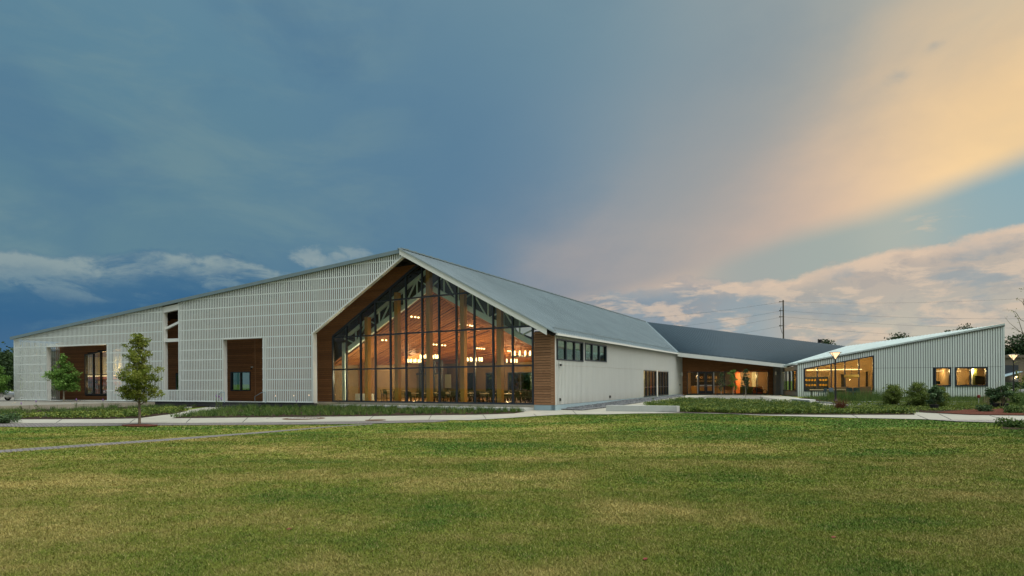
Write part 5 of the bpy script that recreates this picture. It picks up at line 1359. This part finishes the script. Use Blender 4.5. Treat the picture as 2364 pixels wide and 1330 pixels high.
# utility pole and wires
pb = Vector(atd(1809.5, 880, 104)); pb.z = GZ; tp = atd(1808, 693, 104)
o = empty('utility_pole', 'tall wooden utility pole rising behind the dark looking link roof', 'utility pole'); o.location = pb
MB().tube([pb, (tp[0], tp[1], tp[2])], [.15, .11], 10).build('pole', MT['pole'], o)
wy = [696.7, 717.3, 731.4, 752]
for i, y in enumerate(wy):
    a = Vector(atd(1808, y, 104)); MB().bar(a-Vector((.7, 0, 0)), a+Vector((.15, 0, 0)), .10).build('insulator_arm', MT['pole'], o)
    MB().lathe((a.x-.62, a.y, a.z-.1), [(.05, 0), (.1, .05), (.05, .1), (.1, .15), (.04, .2)], 8).build('insulator', MT['pole'], o)
jl = (atd(1803.5, 710, 104), atd(1802, 712, 104), atd(1802, 757, 104), atd(1806, 770, 104)); MB().tube(jl, .035, 5).build('jumper_wire', MT['black'], o)
LE = [(1300, 738), (1300, 770), (1300, 792), (1300, 812)]; RE = [(2700, 662), (2700, 724), (2700, 751), (2700, 777)]
for i in range(4):
    for (ex, ey), dd_, sd in ((LE[i], 150, 'left'), (RE[i], 92, 'right')):
        a = Vector(atd(1808, wy[i], 104)); b = Vector(atd(ex, ey, dd_)); pts = [a.lerp(b, t/18)-Vector((0, 0, 1.1*4*(t/18)*(1-t/18))) for t in range(19)]
        w_ = MB().tube(pts, .013, 5, False).build('power_line', MT['black'])
        tag(w_, '%s power line running %s from the pole' % (['topmost', 'second from top', 'third from top', 'lowest'][i], sd), 'wire', 'wires on the utility pole')
a, b = Vector(atd(1900, 784, 140)), Vector(atd(2700, 796, 140)); 
tag(MB().tube([a.lerp(b, t/10) for t in range(11)], .018, 5, False).build('power_line', MT['black']), 'thin low wire just above the roofs on the right', 'wire', 'wires on the utility pole')
vp_ = Vector(atd(1889.5, 784.5, 92)); o = empty('roof_vent', 'small dark vent pipe on the link roof ridge left of a treetop', 'roof vent'); o.location = vp_-Vector((0, 0, 1))
MB().tube([vp_-Vector((0, 0, 1.5)), vp_+Vector((0, 0, .1))], .12, 8).build('pipe', MT['black'], o); MB().lathe(tuple(vp_+Vector((.35, 0, -.5))), [(.22, 0), (.22, .5), (.1, .6)], 8).build('cowl', MT['black'], o)
# far building on the right
fb0 = Vector(atd(2305, 880, 118)); FB = Fr(fb0[:2], (1, -.12), (-.12, -1)); o = empty('far_building', 'dim brown flat roofed building beyond the car park on the right', 'building'); o.location = FB.w(8, GZ)
MB().box(FB, 0, 26, GZ, 5.9, -8, 0).build('wall', MT['brick_far'], o); MB().box(FB, -.2, 26.2, 5.9, 6.4, -8, .3).build('parapet', MT['brick_far'], o)
MB().box(FB, 1, 3.6, GZ, 4.4, .01, .15).build('window', MT['steel'], o); MB().slab([FB.w(0, 2.2, .1), FB.w(3.4, 3.1, .1), FB.w(3.4, 3.0, 1.6), FB.w(0, 2.0, 1.6)], (0, 0, .1)).build('awning', MT['base'], o)
MB().box(FB, 6, 9, 0.5, 3.2, .01, .1).build('window', MT['steel'], o)
l_ = FB.w(FB.u_(2344, 872), FB.hit(2344, 871)[1], .3); MB().lathe(l_, [(.1, 0), (.14, .1), (.1, .2)], 8).build('wall_lamp', MT['bulb'], o); lamp('far_lamp', (l_[0], l_[1]-.3, l_[2]-.2), 60, parent=o)
# white car at the left edge
cp = Vector(atd(-28, 880, 62)); cp.z = 0; o = empty('parked_car', 'white car cut off by the left edge of the picture', 'car'); o.location = cp; cf = Fr(cp[:2], (1, .1), (.1, -1))
bp = [(-2.2, .35), (2.15, .35), (2.25, .62), (2.0, .95), (1.2, 1.05), (.6, 1.48), (-1.2, 1.52), (-2.0, 1.15), (-2.25, .9)]
MB().poly(cf, bp, -.85, .85).build('body', MT['car'], o); MB().poly(cf, [(.65, 1.05), (1.1, 1.05), (.55, 1.43), (-1.1, 1.45), (-1.6, 1.1)], .852, .87).build('side_window', MT['screen'], o)
MB().poly(cf, [(2.18, .62), (2.27, .62), (2.1, .85), (2.0, .85)], -.8, .86).build('headlight', MT['chrome'], o)
for du in (-1.35, 1.4):
    for sn in (-.8, .8):
        pts = [cf.w(du+.24*math.cos(2*math.pi*i/16), .33+.24*math.sin(2*math.pi*i/16), sn) for i in range(17)]; MB().tube(pts, .10, 8, False).build('tyre', MT['rubber'], o); MB().poly(cf, [(du+.2*math.cos(2*math.pi*i/12), .33+.2*math.sin(2*math.pi*i/12)) for i in range(12)], sn-.05, sn+.05).build('rim', MT['chrome'], o)

# ================================================================== VEGETATION
def rhomb(Cn, U, Vv):           # leaf quads
    n = len(Cn); V = np.empty((n, 4, 3)); V[:, 0] = Cn-U; V[:, 1] = Cn+Vv*.9-U*.1; V[:, 2] = Cn+U; V[:, 3] = Cn-Vv*.9-U*.1
    return V.reshape(-1, 3), np.arange(4*n).reshape(n, 4)
def rdir(n, up=0.):
    v = NPR.normal(size=(n, 3)); v[:, 2] += up; return v/np.linalg.norm(v, axis=1, keepdims=True)
def leaves(name, pts, size, mat, parent, up=.3, tint=None):
    n = len(pts); d = rdir(n, 0); e = rdir(n, up); v = np.cross(d, e); v /= np.linalg.norm(v, axis=1, keepdims=True)+1e-9
    s = size*NPR.uniform(.6, 1.3, (n, 1)); V, Fq = rhomb(pts, d*s*.5, v*s*.28)
    t = NPR.uniform(0, 1, n) if tint is None else np.clip(tint+NPR.normal(0, .18, n), 0, 1)
    return mesh_np(name, V, Fq, MT[mat], parent, {'tint': np.repeat(t, 4)}, n=4)
def tree(base, H, prof, label, cat, leaf='leaf_green', lsize=.14, nleaf=5000, trunk_r=.06, bark='bark', name='tree', group=None, nlimb=16, gap=.35, lean=0., clump=.32, trunk_to=.92, seedoff=(0, 0)):
    """trunk with limbs; clumps of leaves sit along the limbs inside an uneven outline prof: [(height fraction, radius m)]"""
    base = Vector(base); o = empty(name, label, cat, group); o.location = base
    hs = [p[0] for p in prof]; rs = [p[1] for p in prof]
    R_ = lambda h: float(np.interp(h, hs, rs))
    top = base+Vector((lean, 0, H*trunk_to)); pts = [base.lerp(top, t/7)+Vector((random.uniform(-1, 1)*.010*H*.4, random.uniform(-1, 1)*.010*H*.4, 0))*(t > 0) for t in range(8)]
    MB().tube([base-Vector((0, 0, .05))]+pts[0:], [trunk_r*1.5]+[trunk_r*(1.12-t/7*.95) for t in range(8)], 9).build('trunk', MT[bark], o, True)
    mb = MB(); cc = []; h0 = hs[0]
    for i in range(nlimb):
        h = h0+(.97-h0)*((i+.5)/nlimb); a = i*2.399+random.uniform(-.4, .4); r = R_(min(h+.06, 1))*random.uniform(.78, 1.08)
        if random.random() < gap*.35: r *= .55
        s = base+Vector((lean*h*.9, 0, H*max(h-.10, .12))); e = base+Vector((lean*h+math.cos(a)*r*.86, math.sin(a)*r*.86, H*min(h+.02+.05*random.random(), .985)))
        m = s.lerp(e, .5)+Vector((0, 0, -.03*H*.4)); mb.tube([s, m, e], [trunk_r*.42, trunk_r*.26, trunk_r*.08], 5)
        k = max(3, int(4+r*3))
        for j in range(k):
            t = .30+.75*(j/k); c = s.lerp(e, t)+Vector((random.gauss(0, .16), random.gauss(0, .16), random.gauss(0, .10)))*max(r, .5)
            cc.append((c, clump*random.uniform(.55, 1.2)*max(.6, min(1.3, r)), random.uniform(.2, .8)))
    rt = max(.12, R_(.9)*.45)
    for t in range(7): cc.append((base+Vector((lean+random.gauss(0, rt), random.gauss(0, rt), H*random.uniform(.84, .97))), clump*.65, random.uniform(.4, .8)))
    mb.build('branches', MT[bark], o)
    ws = np.array([c[1]**2 for c in cc]); ws /= ws.sum(); ch = NPR.choice(len(cc), nleaf, p=ws)
    ctr = np.array([tuple(c[0]) for c in cc])[ch]; sz = np.array([c[1] for c in cc])[ch][:, None]; tn = np.array([c[2] for c in cc])[ch]
    d = rdir(nleaf); rad_ = NPR.uniform(0, 1, (nleaf, 1))**.45
    P = ctr+d*rad_*sz*np.array([1, 1, .62])
    leaves('crown', P, lsize, leaf, o, tint=tn*.8+.1+(P[:, 2]-base.z)/H*.1)
    return o
tree(atg(322, 982), 4.75, [(.30, .75), (.40, 1.12), (.52, 1.12), (.64, .92), (.75, .66), (.85, .66), (.94, .42), (1., .15)], 'olive leafed young tree nearest the camera, in the left path', 'tree', 'leaf_olive', .11, 10500, .060, nlimb=34, gap=.6, clump=.31)
p_ = atz(147, 927.2); tree(p_, 4.75, [(.28, .7), (.38, 1.5), (.55, 1.5), (.70, 1.05), (.85, .6), (1., .12)], 'bright green young tree on the left terrace before the cedar wall', 'tree', 'leaf_green', .19, 6500, .07, 'barkl', nlimb=22, gap=.2, clump=.42)
tree(atz(-6, 926), 3.9, [(.25, .9), (.45, 1.6), (.7, 1.2), (.9, .6), (1., .2)], 'green tree half cut off at the left picture edge', 'tree', 'leaf_green', .2, 4000, .08, nlimb=16, gap=.2, clump=.45)
for (x, y, h, prof, lb, nl) in [(1665, 916.6, 2.7, [(.28, .3), (.45, .55), (.7, .5), (.9, .28), (1, .1)], 'thin sparse young tree left in the court before the cafe', 650), (1692.5, 914.2, 3.05, [(.30, .35), (.45, .62), (.65, .66), (.85, .45), (1, .2)], 'fullest young tree in the middle of the court trio', 1900), (1721.5, 919.2, 3.0, [(.38, .3), (.55, .5), (.75, .45), (.9, .3), (1, .15)], 'slim young tree right in the court before the cafe', 1100)]:
    tree(atg(x, y), h, prof, lb, 'tree', 'leaf_dark' if nl < 1800 else 'leaf_green', .13, nl, .030, 'barkl', group='young trees in the court', nlimb=12, gap=.6, clump=.26)
for x, y, lb in ((1655.5, 913.5, 'dark stake left of the court trees'), (1716.5, 913.8, 'dark stake with a tie beside the slim court tree')):
    b = Vector(atg(x, y)); o = tag(MB().tube([b, b+Vector((0, 0, 1.25))], .035, 6).build('tree_stake', MT['black']), lb, 'stake')
# round shrubs in the right bed
for (x, y, h, r, lb, st_) in [(2061.5, 938, 1.66, .94, 'round green shrub farthest left on the bed before the right wing', 'bark'), (2119, 941, 1.82, 1.0, 'round green shrub with a pale stem, middle one', 'barkl'), (2165, 943.5, 1.58, .80, 'round green shrub behind the blue green potted plant', 'bark')]:
    tree(atg(x, y), h, [(.12, .45*r), (.28, .80*r), (.5, .90*r), (.72, .80*r), (.9, .52*r), (1., .25)], lb, 'shrub', 'leaf_mid', .085, 10000, .05, st_, 'round_shrub', 'round shrubs before the right wing', 28, .05, clump=.36, trunk_to=.7)
def bushy(px, py, h, r, n, ls, leaf, lb, cat='plant', name='bushy_plant', pot=False, up=0., group=None):
    b = Vector(atg(px, py)); o = empty(name, lb, cat, group); o.location = b
    z0 = 0.
    if pot:
        MB().lathe(tuple(b), [(.19, 0), (.25, .34), (.27, .36), (.27, .40), (.22, .40)], 14).build('pot', MT['pot'], o); z0 = .36
    k = 14; cs = np.stack([NPR.normal(0, r*.45, k), NPR.normal(0, r*.45, k), z0+NPR.uniform(.15, .95, k)*h], 1); ch = NPR.integers(0, k, n)
    P = np.array(b)+cs[ch]+rdir(n)*NPR.uniform(0, 1, (n, 1))**.5*r*.42
    mb = MB()
    for c in cs: mb.tube([b+Vector((0, 0, z0)), b+Vector(c)*.98], [.016, .006], 4)
    mb.build('stems', MT['bark'], o); leaves('foliage', P, ls, leaf, o); return o
bushy(2157, 948, 1.15, .44, 1100, .17, 'leaf_blue', 'blue green plant in a black pot before the rightmost round shrub', name='potted_plant', pot=True)
bushy(2296, 944, 1.0, .44, 1000, .17, 'leaf_blue', 'left leafy plant in a black pot near the building corner', name='potted_plant', pot=True)
bushy(2318, 944.5, 1.25, .46, 1150, .17, 'leaf_blue', 'right taller leafy plant in a black pot near the building corner', name='potted_plant', pot=True)
for x, y, h, r, lb in ((2345, 938, .9, .6, 'feathery green plant at the right picture edge'), (2275, 952, .3, .5, 'low dark plant at the front of the right bed'), (2335, 955, .35, .7, 'low purple green plant at the path corner on the right'), (12, 978, .40, .65, 'low dark green plant at the left picture edge'), (2350, 987, .25, .6, 'low dark weeds in the lawn near the right picture edge')): bushy(x, y, h, r, 1300, .11, 'leaf_blue' if x < 2300 else 'leaf_herb', lb)
# sheets of tufts: blades as single triangles
def blades(pts, n, h, spread, wd, lean=.35):
    k = len(pts); B_ = np.repeat(pts, n, 0)+np.concatenate([NPR.normal(0, spread, (k*n, 2)), np.zeros((k*n, 1))], 1)
    hh = np.repeat(h, n) if np.ndim(h) else np.full(k*n, h); hh = hh*NPR.uniform(.5, 1.1, k*n)
    a = NPR.uniform(0, 2*math.pi, k*n); w2 = np.stack([np.cos(a), np.sin(a), np.zeros(k*n)], 1)*((wd if np.ndim(wd) == 0 else np.repeat(wd, n)[:, None])*.5)
    t = np.stack([NPR.normal(0, lean, k*n)*hh, NPR.normal(0, lean, k*n)*hh, hh], 1)
    V = np.stack([B_-w2, B_+w2, B_+t], 1).reshape(-1, 3); return V, np.arange(len(V)).reshape(-1, 3)
def pip(poly, x, y):
    ins = np.zeros(len(x), bool); n = len(poly)
    for i in range(n):
        (x1, y1), (x2, y2) = poly[i], poly[(i+1) % n]
        c = ((y1 > y) != (y2 > y)) & (x < (x2-x1)*(y-y1)/(y2-y1+1e-12)+x1); ins ^= c
    return ins
def scatter(px, n, off=.04, shrink=None):
    W = [atg(x, y) for x, y in dense(px, 40)]; wx = [p[0] for p in W]; wy_ = [p[1] for p in W]; out = np.zeros((0, 2)); pl = [(p[0], p[1]) for p in W]
    while len(out) < n:
        x = NPR.uniform(min(wx), max(wx), n*3); y = NPR.uniform(min(wy_), max(wy_), n*3); m = pip(pl, x, y); out = np.concatenate([out, np.stack([x[m], y[m]], 1)])
    out = out[:n]; return np.concatenate([out, (gz(out[:, 0], out[:, 1])+off)[:, None]], 1)
def tufts(name, px, n, nb, h, spread, wd, leaf, lean=.35, rows=None, hv=.4):
    P = scatter(px, n)
    if rows: P[:, 0] = np.round(P[:, 0]/rows)*rows+NPR.normal(0, .07, len(P))
    hh = h*NPR.uniform(1-hv, 1+hv, len(P)); V, Fc = blades(P, nb, hh, spread, wd, lean)
    t = np.clip(np.repeat(NPR.uniform(.1, .9, len(P)), nb*3)+NPR.normal(0, .1, len(P)*nb*3), 0, 1); return tag(mesh_np(name, V, Fc, MT[leaf], attrs={'tint': t}), kind='stuff')
def clumps(name, px, n, nl, r, h, ls, leaf):
    P = scatter(px, n); k = len(P); Q = np.repeat(P, nl, 0)+np.concatenate([NPR.normal(0, r, (k*nl, 2)), NPR.uniform(.02, h, (k*nl, 1))], 1)
    o = leaves(name, Q, ls, leaf, None, up=1.2, tint=np.repeat(NPR.uniform(.1, .9, k), nl)); return tag(o, kind='stuff')
tufts('bed_grasses', BED2, 1500, 16, .32, .06, .034, 'leaf_herb', .38, rows=.46)
tufts('bed_grasses', BED1A, 300, 30, .34, .10, .022, 'leaf_herb', .45, rows=1.1); tufts('bed_grasses', [(600, 934.5), (723, 934.5), (723, 938), (560, 941)], 260, 22, .36, .08, .02, 'leaf_herb')
clumps('ground_cover', BED1B, 260, 34, .16, .26, .15, 'leaf_lime'); clumps('ground_cover', BED1A, 110, 12, .14, .14, .10, 'leaf_herb')
clumps('ground_cover', BED2, 320, 10, .13, .16, .10, 'leaf_herb')
clumps('ground_cover', BED3, 780, 26, .15, .24, .12, 'leaf_lime'); clumps('ground_cover', BED3, 260, 26, .16, .22, .12, 'leaf_herb'); tufts('bed_grasses', BED3, 900, 14, .30, .08, .022, 'leaf_herb')
clumps('ground_cover', [(1500, 950), (1580, 948), (1757, 951), (1900, 953), (2000, 953), (2105, 955.5), (2110, 957), (1882, 957), (1757, 956.8), (1580, 952.4)], 520, 26, .15, .27, .15, 'leaf_lime')
clumps('ground_cover', [(1890, 929.5), (2320, 938.5), (2364, 945), (2300, 947), (2150, 951), (2061, 946.5), (1980, 941.5), (1930, 934)], 520, 22, .16, .16, .11, 'leaf_lime')
tufts('bed_grasses', [(1850, 919), (2318, 920), (2318, 931), (1990, 931), (1930, 929), (1880, 924)], 1500, 13, .30, .10, .022, 'leaf_herb', .34); tufts('bed_grasses', [(1890, 920), (2060, 921), (2060, 930), (1950, 930)], 110, 22, .95, .14, .024, 'leaf_herb', .16)
tufts('bed_grasses', [(2000, 931), (2325, 932), (2364, 945), (2150, 944)], 900, 14, .30, .10, .02, 'leaf_mid', .35); tufts('bed_grasses', [(2322, 915), (2500, 914), (2500, 950), (2364, 945)], 900, 18, .6, .12, .022, 'leaf_herb', .28)
tufts('straw_stalks', [(2262, 930), (2320, 930), (2320, 945), (2270, 945)], 26, 5, 1.5, .06, .03, 'leaf_straw', .08)
tufts('far_undergrowth', [(-250, 906), (26, 904.5), (26, 911), (-250, 914)], 700, 12, .55, .3, .05, 'leaf_dark'); tufts('far_undergrowth', [(104, 904), (132, 904), (132, 914), (104, 914)], 300, 14, .6, .3, .05, 'leaf_dark')
# bronze red grass by the lamp
o = empty('bronze_grass', 'bronze red spiky grass beside the court planting', 'plant'); b = Vector(atg(1940, 950)); o.location = b
V, Fc = blades(np.array([tuple(b)]), 260, .95, .08, .03, .38); mesh_np('blades', V, Fc, MT['leaf_red'], o, {'tint': np.repeat(NPR.uniform(0, 1, 260), 3)})
# flowering stalks
fl = [(500, 946, 1.05, 'purple flower stalk leftmost by the left handrail'), (506, 947, 1.0, 'purple flower stalk second from left by the handrail'), (510.5, 948, .88, 'purple flower stalk right of the pair by the handrail'), (556, 937.5, .35, 'short purple flower in front of the dark steps'), (684.5, 943, .55, 'purple flower stalk before the right part of the screen'), (709, 942, .55, 'purple flower stalk near the gable opening post'), (83, 950, .75, 'thin purple topped stalk left of the terrace tree'), (48, 951, .6, 'thin stalk at the left of the terrace wall'), (238, 946, .75, 'thin purple topped stalk right of the terrace tree'), (176, 947, .8, 'thin tall stalk in front of the terrace tree'), (1103, 950, .55, 'short leafy stalk before the glass wall'), (1130, 951, .48, 'short leafy stalk right before the glass wall'), (1508, 934, .75, 'thin green sapling by the gravel strip'), (1579, 923, .55, 'thin green sapling left of the court'), (1757, 929, .6, 'rusty dry stalk at the back of the court planting')]
for x, y, h, lb in fl:
    b = Vector(atg(x, y)); o = empty('flower_stalk', lb, 'flower', 'tall stalks standing in the beds'); o.location = b; t = b+Vector((random.uniform(-.05, .05), 0, h))
    MB().tube([b, t], [.014, .008], 5).build('stem', MT['leaf_herb'] if False else MT['bark'], o)
    k = 60; P = np.array(b)+np.stack([NPR.normal(0, .05, k), NPR.normal(0, .05, k), NPR.uniform(.05, .75, k)*h], 1); leaves('leaves', P, .09, 'leaf_herb', o)
    if x < 1000: MB().lathe((t.x, t.y, t.z-.04), [(.012, 0), (.035, .05), (.03, .14), (.01, .2)], 8).build('flower_head', MT['petal'], o)
# trees behind
def ftree(px, ptop, d, wid, lb, leaf='leaf_dark', n=7000, ls=.62, grp='trees behind the building'):
    p = Vector(atd(px, 880, d)); p.z = GZ; H = atd(px, ptop, d)[2]-GZ; r = wid*d/F/2
    tree(p, H, [(.08, .8*r), (.25, r), (.5, .98*r), (.75, .8*r), (.9, .5*r), (1., .2*r)], lb, 'tree', leaf, ls, n, .22, 'bark', 'background_tree', grp, 26, .2, clump=1.5*min(1.6, r/2.6+.3), trunk_to=.85)
for a in [(-60, 800, 105, 130, 'dark tree beyond the left picture edge, broadest'), (5, 812, 112, 90, 'dark tree at the left picture edge beside the screen'), (60, 806, 118, 110, 'dark tree hidden behind the left end of the screen'), (118, 812, 108, 80, 'dark tree seen through the leftmost opening', 'leaf_dark'), (165, 815, 112, 90, 'dark tree behind the cedar wall corner'), (100, 868, 84, 60, 'smaller mid green tree seen low in the leftmost opening', 'leaf_mid')]: ftree(*a)
for a in [(2330, 800, 130, 60, 'dark tree right of the building corner, beyond the car park'), (2362, 772, 128, 80, 'tall dark tree at the right picture edge'), (2430, 780, 132, 110, 'dark tree outside the right edge'), (2290, 790, 140, 60, 'dark tree mostly hidden by the right wing')]: ftree(*a)
ftree(1908, 781, 135, 36, 'small dark treetop over the end of the link roof ridge', n=5500); ftree(2075, 769.5, 135, 60, 'dark treetop above the middle of the pale wing roof', n=8000, ls=.55); ftree(2188, 760, 150, 26, 'low treetop left above the rising wing roof', n=4000); ftree(2232, 749, 150, 46, 'dark treetop over the high end of the wing roof', n=8000); ftree(2272, 754, 150, 26, 'small treetop by the roof peak of the right wing', n=5500)
for (x, d, lb) in ((1010, 88, 'green tree seen through the glazed hall, left'), (1085, 88, 'green tree seen through the hall garden doors'), (1140, 90, 'green tree seen through the narrow garden door'), (1200, 92, 'green tree seen through the hall right window')): ftree(x, 846, d, 75, lb, 'leaf_green', 1800, .45, 'trees beyond the hall')
# hedge by the car park
hp = scatter([(2312, 899), (2312, 896.5), (2500, 894), (2500, 897)], 700, 0); Q = np.repeat(hp, 14, 0)+np.concatenate([NPR.normal(0, .4, (9800, 2)), NPR.uniform(0, 1.1, (9800, 1))], 1)
tag(leaves('hedge', Q, .3, 'leaf_dark', None), 'low dark hedge in front of the far building', 'hedge')
bushy(2322, 911, .9, .8, 900, .2, 'leaf_mid', 'small round bush at the foot of the right building corner', 'shrub')
# sparse young trees at the right edge
def sparse(base, pts_list, lb, nl, ls):
    o = empty('bare_young_tree', lb, 'tree', 'sparse young trees at the right edge'); o.location = Vector(pts_list[0][0][0:3]); mb = MB(); L_ = []
    for i, pl in enumerate(pts_list):
        r0 = pl[-1]; P = [Vector(p) for p in pl[:-1]]; m = MB().tube(P, [r0*(1-.8*j/(len(P)-1)) for j in range(len(P))], 6)
        m.build('trunk' if i == 0 else 'branch', MT['bark'], o)
        for _ in range(nl if i else nl//3):
            t = random.uniform(.25, 1.0)*(len(P)-1); k = min(int(t), len(P)-2); L_.append(tuple(P[k].lerp(P[k+1], t-k)+Vector((random.gauss(0, .05), random.gauss(0, .05), random.gauss(0, .05)))))
    leaves('foliage', np.array(L_), ls, 'leaf_olive', o)
d = 26.0; T = lambda x, y, dd=0: atd(x, y, d+dd)
b0 = Vector(atd(2420, 880, d)); b0.z = GZ
sparse(b0, [[b0, T(2415, 880), T(2392, 800), T(2372, 745), T(2362, 690, .4), .05], [T(2372, 745), T(2356, 738), T(2346, 722), T(2336, 716), T(2313, 716), .014], [T(2362, 772), T(2352, 740), T(2345, 728), T(2338, 718), .014], [T(2385, 785), T(2350, 762), T(2330, 745), T(2319, 731), .014], [T(2372, 720), T(2360, 697), T(2352, 692), T(2344, 690), .012], [T(2372, 690), T(2366, 668), T(2358, 668), T(2350, 667), .010], [T(2400, 690), T(2375, 655), T(2362, 643), .010], [T(2370, 770), T(2352, 765), T(2338, 758), T(2331, 757), .009],
            [T(2412, 870), T(2385, 852), T(2355, 826), T(2335, 806), T(2318, 798), .020], [T(2370, 840), T(2350, 835), T(2335, 842), .010], [T(2395, 860), T(2370, 850), T(2350, 862), .010]], 'thin sparse tree whose branches reach in at the right picture edge', 7, .07)
d = 62.0; c0 = Vector(atg(2357, 916)); d = c0.y
sparse(c0, [[c0, T(2356, 890), T(2355, 872), T(2352, 850), .035], [T(2356, 893), T(2361, 880), T(2362, 865), .018], [T(2355, 880), T(2349, 866), T(2346, 858), .014], [T(2356, 886), T(2366, 872), T(2369, 860), .014]], 'small thin tree behind the bed at the right picture edge', 60, .16)

# mown lawn in the foreground: real blades, thinning with distance
def lawn_limit(px):
    xs_ = [p[0] for p in LAWN]; ys_ = [p[1] for p in LAWN]; return np.interp(px, xs_, ys_)
Vs = []; 
for (y0, y1, dens, hh, wk) in ((5.6, 8, 9000, .036, .0007), (8, 11, 4600, .038, .0007), (11, 16, 1900, .040, .00075), (16, 24, 520, .042, .0009), (24, 38, 110, .045, .0011)):
    wx = y1*.93; n = int((y1-y0)*2*wx*dens); y = NPR.uniform(y0, y1, n); x = NPR.uniform(-wx, wx, n)
    X_ = F*x/y; Y_ = F*(CH-GZ)/y; pxx = CX+X_; pyy = HY-X_*ROLL+Y_
    k = (pyy > lawn_limit(pxx)+1.2) & (pxx > -25) & (pxx < 2390)
    lp0 = np.interp(pxx, [-500, 0, 400, 600, 780, 860], [1062.5, 1038.8, 1011.6, 997, 983.2, 978]); lp1 = np.interp(pxx, [-500, 0, 400, 600, 780, 860], [1073, 1045.5, 1016.6, 1000.5, 984.8, 980.2]); k &= ~((pxx < 860) & (pyy > lp0-.6) & (pyy < lp1+.6))
    x, y = x[k], y[k]; P = np.stack([x, y, gz(x, y)-.004], 1); V, Fc = blades(P, 1, np.full(len(P), hh), .0, y*wk*3.0+.001, .55); Vs.append(V)
n = 14000; y = 5.8+NPR.uniform(0, 1, n)**1.5*9; x = NPR.uniform(-1, 1, n)*y*.93; P = np.stack([x, y, gz(x, y)], 1); V, Fc = blades(P, 3, np.full(n, .062), .006, .0035, .6); Vs.append(V)   # stray longer blades
V = np.concatenate(Vs); Fc = np.arange(len(V)).reshape(-1, 3); nbl = len(Fc)
tag(mesh_np('lawn_grass', V, Fc, MT['blade'], attrs={'tint': np.repeat(NPR.uniform(0, 1, nbl), 3), 'tint2': np.repeat(NPR.uniform(0, 1, nbl), 3)}), kind='stuff')
# a few fallen red brown leaves on the lawn
for (x, y, lb) in ((668, 1221, 'in the left foreground'), (1925, 1240, 'in the right foreground'), (1490, 1290, 'nearest the bottom edge'), (1300, 1010, 'farthest away, near the path')):
    p = Vector(atg(x, y, .03)); a = random.uniform(0, 6); c_, s_2 = math.cos(a), math.sin(a)
    pts = [(.045, 0), (.02, .025), (-.03, .02), (-.045, 0), (-.02, -.02), (.02, -.022)]; o = MB().slab([(p.x+q[0]*c_-q[1]*s_2, p.y+q[0]*s_2+q[1]*c_, p.z+.012*abs(q[1])*10) for q in pts], (0, 0, .002)).build('fallen_leaf', MT['red'])
    tag(o, 'small fallen red leaf on the lawn '+lb, 'leaf', 'fallen leaves on the lawn')

# wood behind the photographer: it is what the panes mirror
na = 36000; az_ = NPR.uniform(math.radians(45), math.radians(262), na); rr_ = NPR.uniform(66, 84, na)+np.clip(100-np.degrees(az_), 0, 50)*.6
top_ = 10.5+2.5*np.sin(az_*7)+1.6*np.sin(az_*19+1)+NPR.uniform(-1.2, 1.2, na); zz_ = GZ+NPR.uniform(0, 1, na)**.8*top_
P = np.stack([np.sin(az_)*rr_, np.cos(az_)*rr_, zz_], 1); tag(leaves('far_wood', P, 1.5, 'leaf_mid', None), kind='stuff')

# loose stones of the gravel strip
GP = scatter([(1290, 945.6), (1345, 946.8), (1400, 940.5), (1484, 928.2), (1540, 919.7), (1578, 914.2), (1574, 913.5), (1484, 921.8), (1400, 932)], 5200, .11); k = len(GP)
s_s = NPR.uniform(.04, .10, (k, 1)); d1 = rdir(k); d2 = rdir(k); d3 = np.cross(d1, d2)
V = np.stack([GP+d1*s_s, GP+d2*s_s, GP+d3*s_s, GP-(d1+d2+d3)*s_s*.6], 1).reshape(-1, 3); q = np.arange(k)[:, None]*4
Fc = np.concatenate([q+np.array([0, 1, 2]), q+np.array([0, 3, 1]), q+np.array([1, 3, 2]), q+np.array([2, 3, 0])]); tag(mesh_np('gravel', V, Fc, MT['gravel']), kind='stuff')
